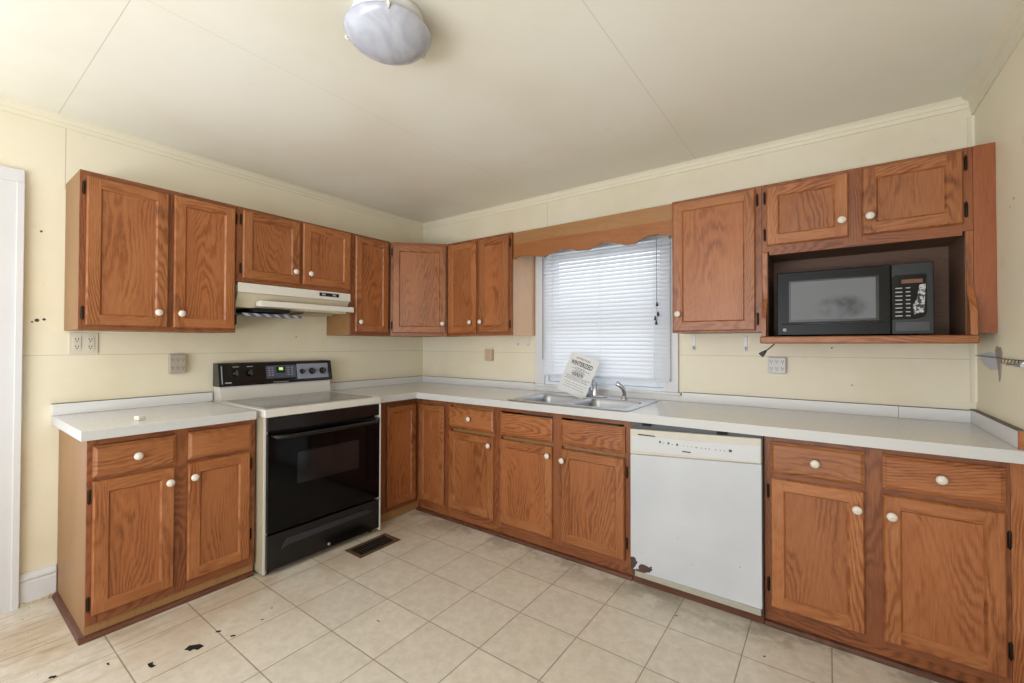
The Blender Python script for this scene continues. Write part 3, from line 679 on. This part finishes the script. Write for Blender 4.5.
text_mesh('heading_print', 'WINTERIZED', .042, INK, paper, .0, hei*.27, wid*.76, bold=.0009, fn=pf)
text_mesh('title_print', 'ATTENTION', .018, INK, paper, .0, hei*.40, wid*.5, bold=.0001, fn=pf)
m = MB(); random.seed(3)
rows = [(.17, .35, .9), (.14, .6, .9), (.10, .25, 1), (.07, .45, .9), (.04, .35, 1.6), (.01, .45, 1.6), (-.02, .35, 1.6), (-.06, .8, .8), (-.10, .7, .8), (-.14, .8, .8), (-.22, .75, .6), (-.28, .6, .6), (-.34, .7, .6)]
for (fy, fw, th) in rows:
    x_ = -fw*wid/2
    while x_ < fw*wid/2:
        l = random.uniform(.006, .018); y_ = fy*hei
        m.add([pf(x_+a*l, y_+b*.0022*th, .0007) for a, b in ((0, -1), (.5, -1), (1, -1), (1, 1), (.5, 1), (0, 1))], [(0, 1, 4, 5), (1, 2, 3, 4)]); x_ += l+.004
m.build('body_print', INKG, paper)

# ---------------------------------------------------------------- stove
t = thing('stove', (.645, -1.672, 0), G, 'freestanding electric range with black oven door and almond top', 'stove')
SW = .704
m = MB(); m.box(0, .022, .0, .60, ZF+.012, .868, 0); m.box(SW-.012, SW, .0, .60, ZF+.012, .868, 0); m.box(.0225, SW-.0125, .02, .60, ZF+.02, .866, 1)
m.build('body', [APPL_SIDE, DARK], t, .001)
m = MB(); m.box(0.0, .012, -.004, -.0005, ZF+.012, .868); m.build('side_trim', APPL_WHITE, t, .001); m = MB(); m.box(SW-.006, SW, -.029, -.0005, ZF+.012, .868); m.build('side_trim', APPL_WHITE, t, .001)
m = MB()
for (fx, fy) in ((.03, .03), (SW-.04, .03), (.03, .55), (SW-.04, .55)): m.lathe([(.014, 0), (.014, .012), (.008, .014), (.008, .03)], (fx, fy, ZF), (0, 0, 1), 10)
m.build('leveling_feet', DARK, t)
m = MB(); m.box(-.004, SW+.004, -.022, .635, .869, .912); m.build('cooktop', APPL_WHITE, t, .006, 3)
n = NT('smoked_cooktop_glass'); v, x, y, z = n.obj(); k = n.noise(v, 9, 5, .6)
def ringm(cx, cy, r):
    dx = n.math('SUBTRACT', x, cx); dy = n.math('SUBTRACT', y, cy); d_ = n.math('SQRT', n.math('ADD', n.math('MULTIPLY', dx, dx), n.math('MULTIPLY', dy, dy)))
    return n.math('LESS_THAN', n.math('ABSOLUTE', n.math('SUBTRACT', d_, r)), .0025), n.math('LESS_THAN', d_, r)
cc = n.mix(n.smooth(k, .4, .7), lin('77767c'), lin('8f8e93'))
for (a, b, r) in ((.19, .15, .10), (.51, .15, .08), (.19, .40, .08), (.51, .40, .10)):
    e, f = ringm(a, b, r); cc = n.mix(n.math('MULTIPLY', f, .25), cc, lin('58585e')); cc = n.mix(n.math('MULTIPLY', e, .7), cc, lin('b9b9be'))
GLT = n.out(cc, .12)
boxo('glass_top', (.03, SW-.03, .02, .53, .9125, .9150), GLT, t, .001)
# front
boxo('vent_strip', (.013, SW-.0065, -.02, -.001, .795, .866), BLACK, t, .003)
o = boxo('oven_door', (.013, SW-.0065, -.026, -.001, .272, .782), BLACKG, t, .004)
boxo('oven_window', (.165, SW-.158, -.0275, -.0262, .495, .665), OVENWIN, o, .0005)
m = MB(); m.tube([(.03, -.030, .772), (.045, -.05, .768), (.11, -.060, .764), (SW/2, -.064, .762), (SW-.11, -.060, .764), (SW-.045, -.05, .768), (SW-.03, -.030, .772)], [.010, .012, .013, .0135, .013, .012, .010], 12); m.build('oven_handle', BLACK, o)
m = MB(); m.tube([(.0, -.012, .279), (.0, -.012, .2795)], .001, 4)
o = boxo('storage_drawer', (.013, SW-.0065, -.024, -.001, .078, .262), BLACK, t, .004)
m = MB(); m.prism([(.08, .175), (.11, .222), (SW-.10, .222), (SW-.06, .20), (SW-.11, .195), (.12, .185)], lambda p, q: (p[0], q, p[1]), -.0245, -.030); m.build('drawer_pull', plain('dark_blue_grey_plastic', '2a2c33', .35), o, .002)
m = MB(); m.lathe([(.008, 0), (.008, .003), (0, .0035)], (SW/2, -.024, .10), (0, -1, 0), 12); m.build('emblem', SILVER, o)
m = MB(); m.box(SW-.03, SW-.002, -.030, -.0265, .264, .270); m.build('door_latch', SILVER, t)
# backguard
m = MB(); m.prism([(.635, .9125), (.540, .9125), (.555, .995), (.635, .995)], lambda p, q: (q, p[0], p[1]), 0.0, SW); m.build('backguard_base', APPL_WHITE, t, .003)
BGp = [(.635, .9955), (.635, 1.135), (.575, 1.135), (.563, 1.128), (.540, 1.0), (.543, .9955)]
m = MB(); m.prism(BGp, lambda p, q: (q, p[0], p[1]), -.006, SW+.010); bgd = m.build('control_panel', BLACK, t, .004)
# the panel face leans back: helper giving points on it
def face(u, h, out=0.0):   # u along stove, h 0..1 up the sloped face
    y0_, z0_, y1_, z1_ = .540, 1.0, .563, 1.128
    nx_, nz_ = -(z1_-z0_), (y1_-y0_); L_ = math.hypot(nx_, nz_)
    return (u, y0_+(y1_-y0_)*h+nx_/L_*out, z0_+(z1_-z0_)*h+nz_/L_*out)
def plate(name, u0, u1, h0, h1, mat, th=.0012, base=.0003, parent=None):
    mb = MB(); mb.add([face(u, h, o_) for o_ in (base, base+th) for (u, h) in ((u0, h0), (u1, h0), (u1, h1), (u0, h1))],
        [(3, 2, 1, 0), (4, 5, 6, 7), (0, 1, 5, 4), (1, 2, 6, 5), (2, 3, 7, 6), (3, 0, 4, 7)]); return mb.build(name, mat, parent or bgd)
PNL = plain('blue_grey_panel_print', '4b4f62', .3, var=.08); PNL2 = plain('silver_grey_panel_print', '8b90a3', .3, var=.05)
plate('left_edge_line', .008, .014, .08, .92, SILVER)
cpn = plate('clock_panel', .262, .455, .22, .86, PNL); plate('right_dial_plate', .460, .684, .12, .90, PNL2)
n = NT('green_clock_glow'); n.b.inputs['Emission Color'].default_value = lin('b8f088'); n.b.inputs['Emission Strength'].default_value = .8; GRN = n.out(lin('6f8f50'), .4)
plate('clock_window', .325, .38, .48, .80, plain('dark_green_lens', '26301f', .15), .0006, .0018); plate('clock_display', .342, .368, .62, .76, GRN, .0004, .0026)
m = MB()
for i in range(2):
    for j in range(4): m.add([face(.275+i*.02+a*.012, .36+j*.12+b*.05, .0018) for a, b in ((0, 0), (1, 0), (1, 1), (0, 1))], [(0, 1, 2, 3)])
    for j in range(4): m.add([face(.395+i*.025+a*.014, .36+j*.12+b*.05, .0018) for a, b in ((0, 0), (1, 0), (1, 1), (0, 1))], [(0, 1, 2, 3)])
m.build('button_marks', SILVER, bgd)
m = MB()
for (a0, a1, h0, h1) in ((.025, .06, .10, .16), (.070, .105, .84, .88), (.15, .185, .84, .88), (.30, .40, .02, .05), (.60, .645, .17, .21)): m.add([face(u, h, .0022) for u, h in ((a0, h0), (a1, h0), (a1, h1), (a0, h1))], [(0, 1, 2, 3)])
m.build('printed_marks', SILVER, bgd)
for (u, r) in ((.085, .021), (.165, .021), (.495, .017), (.565, .023), (.642, .023)):
    p0 = Vector(face(u, .50 if u > .3 else .56, .0016)); ax = Vector(face(0, 0, 1))-Vector(face(0, 0, 0))
    mb = MB(); mb.lathe([(r, 0), (r, .004), (r*.86, .007), (r*.8, .016), (r*.7, .018), (0, .018)], p0, ax, 20); ko = mb.build('control_dial', BLACK, bgd)
    mb = MB(); q = p0+ax*.0185; upv = Vector((0, ax.z*-1, 0)); 
    a_ = Vector((r*.22, 0, 0)); b_ = (Vector(face(0, 1))-Vector(face(0, 0))).normalized()*r*.75
    mb.add([q-a_-b_, q+a_-b_, q+a_+b_, q-a_+b_, q-a_-b_+ax*.006, q+a_-b_+ax*.006, q+a_+b_+ax*.006, q-a_+b_+ax*.006], [(3, 2, 1, 0), (4, 5, 6, 7), (0, 1, 5, 4), (1, 2, 6, 5), (2, 3, 7, 6), (3, 0, 4, 7)]); mb.build('dial_grip', GREY, ko)

# ---------------------------------------------------------------- range hood
t = thing('range_hood', (.0, -1.664, 0), 0, 'off-white range hood with tilted lower visor above the stove', 'hood')
HW = .712
HOODW = plain('almond_hood_enamel', 'd6d2c9', .35, var=.03); HOODB = plain('beige_hood_enamel', 'cfc4ac', .45, var=.12, scale=9)  # lower body a darker, blotchier beige than the fascia
m = MB(); m.box(.002, .312, 0, HW, 1.545, 1.600); hb = m.build('fascia_body', HOODW, t, .003)
m = MB(); m.prism([(.002, 1.544), (.300, 1.544), (.275, 1.50), (.262, 1.462), (.002, 1.462)], lambda p, q: (p[0], q, p[1]), .004, HW-.004); m.build('lower_body', HOODB, t)
m = MB()
a0, a1 = .105, HW+.0
m.add([(x_, y_, z_) for (y_, z0_) in ((a0, 0), (a1, .001)) for (x_, z_) in ((.292, 1.497+z0_), (.348, 1.503+z0_), (.352, 1.500+z0_), (.352, 1.470+z0_), (.348, 1.467+z0_), (.292, 1.474+z0_))],
      [(0, 1, 2, 3, 4, 5), (11, 10, 9, 8, 7, 6)]+[(i, (i+1) % 6, 6+(i+1) % 6, 6+i) for i in range(6)]); m.build('visor', HOODW, t, .001)
m = MB(); m.box(.312, .3135, .483, .622, 1.566, 1.589); sw_ = m.build('switch_plate', BLACK, t)
m = MB(); m.box(.3136, .316, .50, .525, 1.571, 1.584); m.box(.3136, .316, .575, .60, 1.571, 1.584); m.build('rocker_switch', SILVER, sw_)
m = MB(); m.box(.05, .30, .09, .30, 1.440, 1.461); m.build('grease_filter', DARK, t, .002)
m = MB(); m.box(.05, .24, .42, .62, 1.444, 1.461); m.build('lamp_lens', plain('yellowed_lens', '9d8f6c', .3), t, .002)
# filter lip hanging, woven metal look
n = NT('aluminium_mesh'); v, x, y, z = n.obj(); wv = n.math('SINE', n.math('MULTIPLY', n.math('ADD', y, n.math('MULTIPLY', z, 1.5)), 110))
MESHM = n.out(n.mix(n.smooth(wv, -.3, .6), lin('5c6377'), lin('b9bcc8')), .4, .5)
m = MB(); m.box(.284, .292, .03, .375, 1.412, 1.430); m.box(.07, .284, .03, .375, 1.420, 1.427); m.box(.07, .078, .03, .05, 1.427, 1.4615); m.box(.07, .078, .35, .37, 1.427, 1.4615); m.build('hanging_filter_frame', MESHM, t, .001)

# ---------------------------------------------------------------- dishwasher
t = thing('dishwasher', (2.198, -.612, 0), 0, 'white built-in dishwasher with rusted lower left corner', 'dishwasher')
n = NT('white_dishwasher_enamel'); v, x, y, z = n.obj()
nz = n.math('MULTIPLY', n.math('SUBTRACT', n.noise(v, 42, 3), .5), .045)
def blob(cx, cz, rx, rz):
    a = n.math('DIVIDE', n.math('SUBTRACT', n.math('ADD', x, nz), cx), rx); b = n.math('DIVIDE', n.math('SUBTRACT', n.math('ADD', z, nz), cz), rz)
    return n.math('LESS_THAN', n.math('ADD', n.math('MULTIPLY', a, a), n.math('MULTIPLY', b, b)), 1)
rust = n.math('MAXIMUM', n.math('MAXIMUM', blob(.075, .155, .030, .020), blob(.01, .165, .018, .028)), n.math('MAXIMUM', blob(.04, .135, .035, .010), blob(.005, .14, .012, .012)))
dots = n.math('MULTIPLY', n.math('GREATER_THAN', n.noise(v, 60, 1), .80), n.math('LESS_THAN', z, .4))
cc = n.mix(n.smooth(n.noise(v, 3, 4), .3, .8), lin('b9bcc3'), lin('c5c8ce'))
cc = n.mix(dots, cc, lin('8a857c')); cc = n.mix(rust, cc, lin('4a3430'))
DWM = n.out(cc, n.math('MULTIPLY_ADD', rust, .4, .28))
m = MB(); m.prism([(0, .128), (.575, .130), (.575, .742), (0, .702)], lambda p, q: (p[0], q, p[1]), -.010, .010); m.build('door_panel', DWM, t, .003)
PAN = plain('cream_control_plastic', 'c2bdb1', .35, var=.04)
m = MB(); m.prism([(0, .7035), (.575, .7435), (.575, .852), (0, .829)], lambda p, q: (p[0], q, p[1]), -.013, .010); cpo = m.build('control_panel', PAN, t, .004)
m = MB(); m.prism([(.006, .722), (.572, .752), (.572, .822), (.30, .806), (.13, .806), (.10, .802), (.006, .798)], lambda p, q: (p[0], q, p[1]), -.0131, -.0145); m.build('fascia_insert', DWMW if False else plain('white_control_insert', 'c4c6ca', .3, var=.02), cpo, .001)
m = MB(); m.box(.042, .125, -.0155, -.0132, .8035, .808); m.build('latch_slot', DARK, cpo)
m = MB(); random.seed(11)
def mk(x_, z_, w_, h_): m.add([(x_, -.0147, z_), (x_+w_, -.0147, z_), (x_+w_, -.0147, z_+h_), (x_, -.0147, z_+h_)], [(0, 1, 2, 3)])
for i, x_ in enumerate((.145, .165, .185, .205, .225)): mk(x_, .777-i*.0005, .009 if i % 2 == 0 else .004, .010 if i % 2 == 0 else .004)
for i in range(4): mk(.255+i*.018, .778, .006, .002)
for i, x_ in enumerate((.315, .335, .352, .368, .395, .413, .43, .45)): mk(x_, .777+i*.0002, .004 if i < 7 else .012, .004 if i < 7 else .011)
mk(.252, .749, .038, .006); m.build('control_marks', GREY, cpo)
m = MB(); m.box(.576, .5785, .0, .55, .10, .862); m.box(.003, .574, .0105, .55, .10, .862); m.build('tub_body', plain('shade_darkened_tub', '47484c', .4, .5), t)  # tub colour darkened to stand for shade in the gap below the counter
m = MB(); m.box(.02, .57, -.004, .010, .0985, .1265); m.build('kick_rail', plain('grimy_cream_rail', 'a5a195', .5, var=.15, scale=30), t, .002)
m = MB(); m.box(.06, .10, -.009, .0, .850, .863); m.box(.40, .44, -.009, .0, .850, .863); m.build('mounting_bracket', DARK, t)
boxo('kick_plate', (.0, .578, .128, .14, ZF+.001, .095), MOLD, t)
m = MB(); m.box(.0, .5785, .028, .044, ZF+.0005, .092); ko = m.build('floor_strip', MOLD, t, .003)

# ---------------------------------------------------------------- microwave on its shelf
t = thing('microwave', (2.809, -.322, 1.2895), 0, 'black countertop microwave sitting in the open cabinet shelf', 'microwave')
MWW, MWH = .544, .300
m = MB(); m.box(0.004, MWW-.004, .022, .29, .008, MWH-.002); m.build('body', BLACK, t, .004)
m = MB()
for (a, b) in ((.03, .04), (MWW-.05, .04), (.03, .26), (MWW-.05, .26)): m.lathe([(.01, 0), (.01, .008)], (a, b, .0002), (0, 0, 1), 10)
m.build('feet', DARK, t)
o = boxo('door', (0, .412, .0, .021, .004, MWH), MWG, t, .004)
n = NT('fogged_door_screen'); v, x, y, z = n.obj()
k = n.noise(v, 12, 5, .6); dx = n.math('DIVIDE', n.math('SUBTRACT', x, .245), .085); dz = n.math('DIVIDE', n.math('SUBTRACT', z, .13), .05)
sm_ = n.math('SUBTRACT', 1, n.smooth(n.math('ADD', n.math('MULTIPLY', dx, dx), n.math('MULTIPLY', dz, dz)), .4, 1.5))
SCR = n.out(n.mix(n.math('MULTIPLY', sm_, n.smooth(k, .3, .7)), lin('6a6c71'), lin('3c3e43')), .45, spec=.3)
m = MB(); m.box(.055, .362, -.0012, -.0001, .075, .252); m.build('window_screen', SCR, o, .0004)
m = MB(); m.box(.048, .372, -.0016, -.0001, .0665, .0745); m.box(.048, .372, -.0016, -.0001, .2525, .258); m.box(.048, .0545, -.0016, -.0001, .0747, .2523); m.box(.3625, .372, -.0016, -.0001, .0747, .2523); m.build('window_bezel', BLACK, o)
m = MB(); m.tube([(.02, -.004, .058), (.39, -.004, .058)], .003, 8); m.build('door_ridge', GREY, o)
m = MB(); m.lathe([(.0085, 0), (.0085, .0015), (0, .0018)], (.030, -.0002, .030), (0, -1, 0), 20); m.lathe([(.0062, .0019), (.005, .0024), (.0038, .0019)], (.030, -.0002, .030), (0, -1, 0), 20); m.build('round_emblem', SILVER, o)
DKS = plain('dark_steel_trim', '24272c', .25, .4)
cpo = boxo('control_panel', (.4135, MWW, .0, .021, .004, MWH), DKS, t, .004)
m = MB(); m.prism([(.4145, .066), (.4145, .238), (.425, .252), (.515, .252), (.522, .246), (.522, .095), (.515, .078), (.495, .068)], lambda p, q: (p[0], q, p[1]), -.0002, -.0014); kp = m.build('keypad', BLACKG, cpo)
m = MB(); m.box(.445, .510, -.0022, -.0015, .216, .232); m.build('display', plain('amber_display', '6b3d2c', .3), kp)
m = MB()
for j in range(8):
    m.box(.425, .447, -.0019, -.0015, .195-j*.0165, .199-j*.0165); m.box(.458, .472, -.0019, -.0015, .195-j*.0165, .199-j*.0165)
m.build('key_labels', SILVER, kp)
n = NT('worn_peeling_keys'); v, x, y, z = n.obj(); k = n.noise(v, 95, 3, .6); WRN = n.out(n.mix(n.smooth(k, .46, .54), lin('1a1a1e'), lin('b5b5b8')), .5)
m = MB(); m.prism([(.483, .085), (.513, .095), (.519, .21), (.50, .208), (.492, .15), (.478, .12)], lambda p, q: (p[0], q, p[1]), -.0015, -.0019); m.build('worn_key_patch', WRN, kp)
m = MB(); m.box(.425, .530, -.0022, -.0002, .018, .056); m.build('door_release_button', plain('grey_button', '3a3d43', .3, .3), cpo, .0015)

# ---------------------------------------------------------------- ceiling light
t = thing('ceiling_light', (1.817, -1.811, 2.35), 0, 'round frosted glass ceiling light with three clips, unlit', 'light')
n = NT('alabaster_glass'); v, x, y, z = n.obj(); k = n.noise(v, 7, 5, .6, 1.5)
n.b.inputs['Subsurface Weight'].default_value = .0
ALA = n.out(n.mix(n.smooth(k, .35, .65), lin('a6a9b8'), lin('bcbfca')), .22)
m = MB(); m.lathe([(.0, -.0005), (.115, -.0005), (.118, -.012), (.11, -.045), (0, -.046)], (0, 0, 0), (0, 0, 1), 40); m.build('pan', TRIMW, t)
m = MB(); m.lathe([(.139, -.058), (.141, -.061), (.137, -.070), (.122, -.088), (.098, -.104), (.065, -.116), (.03, -.122), (0, -.123)], (0, 0, 0), (0, 0, 1), 48); m.lathe([(.139, -.058), (.12, -.075), (.09, -.094), (.05, -.108), (0, -.113)], (0, 0, 0), (0, 0, 1), 48)
gl = m.build('glass_bowl', ALA, t)
for (cx, cy) in ((1.702, -1.883), (1.834, -1.678), (1.925, -1.895)):
    d = Vector((cx-1.817, cy+1.811, 0)).normalized()
    m = MB(); m.tube([d*.112+Vector((0, 0, -.035)), d*.138+Vector((0, 0, -.044)), d*.146+Vector((0, 0, -.058)), d*.143+Vector((0, 0, -.070)), d*.134+Vector((0, 0, -.073))], .0035, 8)
    m.lathe([(0, .006), (.006, .004), (.0075, 0), (.006, -.004), (0, -.006)], d*.145+Vector((0, 0, -.064)), d, 10); m.build('clip', PORC, t)
m = MB(); m.lathe([(0, 0), (.006, .0), (.013, .004), (.016, .01), (.010, .014), (0, .015)], (-.035, .045, -.1125), (0, 0, -1), 12)

# ---------------------------------------------------------------- outlets, hooks and small things on the walls
IVORY = plain('ivory_outlet_plastic', 'cfc8b8', .4, var=.05)
def outlet(name, loc, rz, w, h, d, cols, rows, label, plate_mat=IVORY, cap=True, parts='adapter'):
    t = thing(name, loc, rz, label, 'outlet')
    if cap:
        m = MB(); m.box(-w/2, w/2, -d, -.0006, -h/2, h/2); m.build('housing', plate_mat, t, .004, 3)
    else:
        m = MB(); m.box(-w/2, w/2, -.006, -.0006, -h/2, h/2); m.build('plate', plate_mat, t, .002)
    m = MB()
    yf = -d-.0002 if cap else -.0066
    for i in range(cols):
        for j in range(rows):
            cx = (i-(cols-1)/2)*w/(cols+.15); cz = (j-(rows-1)/2)*h/(rows+.3)
            for sx_ in (-.0045, .0045): m.box(cx+sx_-.0011, cx+sx_+.0011, yf-.0004, yf, cz, cz+.008)
            m.lathe([(.0025, 0), (.0025, .0004), (0, .0004)], (cx, yf, cz-.006), (0, -1, 0), 8)
    m.build('slots', DARK, t)
    return t
t = outlet('wall_outlet', (0, -2.237, 1.2525), G, .106, .104, 0, 0, 1, 'wide ivory double outlet plate tucked under the left end cabinet', cap=False)
bpy.data.objects.remove([c_ for c_ in t.children if c_.name.startswith('slots')][0])
m = MB(); m2 = MB()
for cx in (-.024, .024):
    m.prism([(cx-.014+p[0], p[1]) for p in ((.0, -.026), (.0, .026), (.006, .032), (.022, .032), (.028, .026), (.028, -.026), (.022, -.032), (.006, -.032))], lambda p, q: (p[0], q, p[1]), -.0062, -.009)
    for cz in (-.018, .018):
        for sx_ in (-.005, .005): m2.box(cx+sx_-.0014, cx+sx_+.0014, -.0096, -.0091, cz-.002, cz+.007)
        m2.lathe([(.003, 0), (.003, .0005), (0, .0005)], (cx, -.0091, cz-.008), (0, -1, 0), 8)
m.build('receptacle', IVORY, t); m2.build('slots', DARK, t)
outlet('outlet_adapter', (0, -1.857, 1.137), G, .076, .108, .032, 3, 2, 'grey-beige six-way outlet adapter above the left counter', plain('taupe_adapter_plastic', 'a89f92', .45, var=.05))
outlet('outlet_adapter', (2.782, 0, 1.140), 0, .082, .086, .028, 3, 2, 'pale six-way outlet adapter below the microwave shelf', plain('pale_grey_adapter_plastic', 'c4c2c4', .4, var=.03))
outlet('outlet_adapter', (.795, 0, 1.165), 0, .070, .092, .036, 1, 2, 'beige outlet adapter on the wall between corner and window', plain('beige_adapter_plastic', 'c2ab90', .45, var=.05))
# adhesive hooks
HOOK = plain('white_hook_plastic', 'd8d8da', .35, var=.02)
def whook(x, z, label, h=.09):
    t = thing('wall_hook', (x, 0, z), 0, label, 'hook')
    m = MB(); m.box(-.009, .009, -.004, -.0006, -h/2, h/2); m.build('backplate', HOOK, t, .002)
    m = MB(); m.tube([(0, -.004, -h*.25), (0, -.014, -h*.42), (0, -.024, -h*.40), (0, -.027, -h*.2)], .0035, 8); m.build('hook_arm', HOOK, t)
whook(2.356, 1.262, 'white plastic wall hook right of the window under the single-door cabinet', .095)
whook(2.630, 1.255, 'white plastic wall hook nearest the microwave shelf', .085)
whook(1.075, 1.268, 'small white wall hook under the two-door cabinet left of the window, left of a pair', .05)
whook(1.165, 1.265, 'small white wall hook close beside the window casing, right of a pair', .05)
# microwave plug dangling under shelf
t = thing('power_plug', (2.765, -.30, 1.254), 0, 'dark power plug hanging below the microwave shelf corner', 'plug')
m = MB(); m.tube([(.03, .0, .0), (.01, .0, -.02), (-.006, 0, -.034)], .003, 8); m.build('cord', GREY, t)
m = MB(); m.tube([(-.004, 0, -.032), (-.016, 0, -.044), (-.028, 0, -.056)], [.004, .010, .014], 12); m.build('plug_body', GREY, t)
# torn patch and rail on the right wall
t = thing('wall_rail', (RW, -.33, 1.2), 0, 'thin bent wire rail with torn adhesive tab on the right wall', 'rail')
m = MB(); m.tube([(-.006, .30, .004), (-.008, .10, .002), (-.008, -.30, -.002), (-.02, -.45, -.004)], .0018, 6)
for q in range(7): m.tube([(-.008, -.06-q*.035, 0), (-.012, -.065-q*.035, -.014), (-.006, -.07-q*.035, -.018)], .0015, 5)
m.build('wire', plain('tarnished_wire', '6c655a', .4, .6), t)
m = MB(); m.prism([(.06, .03), (.035, .045), (.01, .04), (-.02, .042), (-.045, .02), (-.03, -.02), (-.012, -.075), (0, -.088), (.012, -.05), (.03, -.02)], lambda p, q: (q, p[0]*.75, p[1]), -.0008, -.0035); m.build('torn_tab', plain('grey_brown_residue', '9a8f84', .7, var=.2, scale=40), t)
m = MB(); m.prism([(.28, .01), (.15, .022), (.03, .018), (.03, -.045), (.12, -.05), (.22, -.028)], lambda p, q: (q, p[0], p[1]), -.0002, -.0007); m.build('bare_patch', plain('bare_grey_wall', 'c6c9d2', .6, var=.08), t)
m = MB(); m.tube([(-.02, -.17, -.018), (-.024, -.33, -.016)], .005, 8); m.tube([(-.0008, -.30, .0), (-.024, -.30, -.016)], .008, 8); m.build('rod_bracket', STEEL, t)

# folded white card on the left counter
t = tag(boxo('folded_card', (-.017, .017, -.013, .013, 0, .020), PORC, None, .002), 'small folded white scrap lying on the left countertop', 'scrap'); t.location = (.50, -2.135, ZC1+.0003); t.rotation_euler = (0, 0, .3)

# floor register
t = thing('floor_register', (.800, -1.113, ZF), 0, 'brown metal floor vent register set in front of the stove', 'vent')
REG = plain('brown_register_metal', '6b5340', .45, .3, var=.1)
m = MB(); a, b = .076, .142
m.box(-a, a, -b, -b+.022, .0005, .005); m.box(-a, a, b-.022, b, .0005, .005); m.box(-a, -a+.022, -b+.022, b-.022, .0005, .005); m.box(a-.022, a, -b+.022, b-.022, .0005, .005); m.build('frame', REG, t, .001)
m = MB(); m.box(-.055, .055, -.119, .119, .0004, .001); m.build('dark_opening', DARK, t)
m = MB()
for i in range(12): m.box(-.055, .055, -.113+i*.0196, -.108+i*.0196, .0012, .004)
m.box(-.003, .003, -.119, .119, .0012, .0042); m.build('louvers', plain('dark_louver_metal', '3a2e26', .4, .4), t)
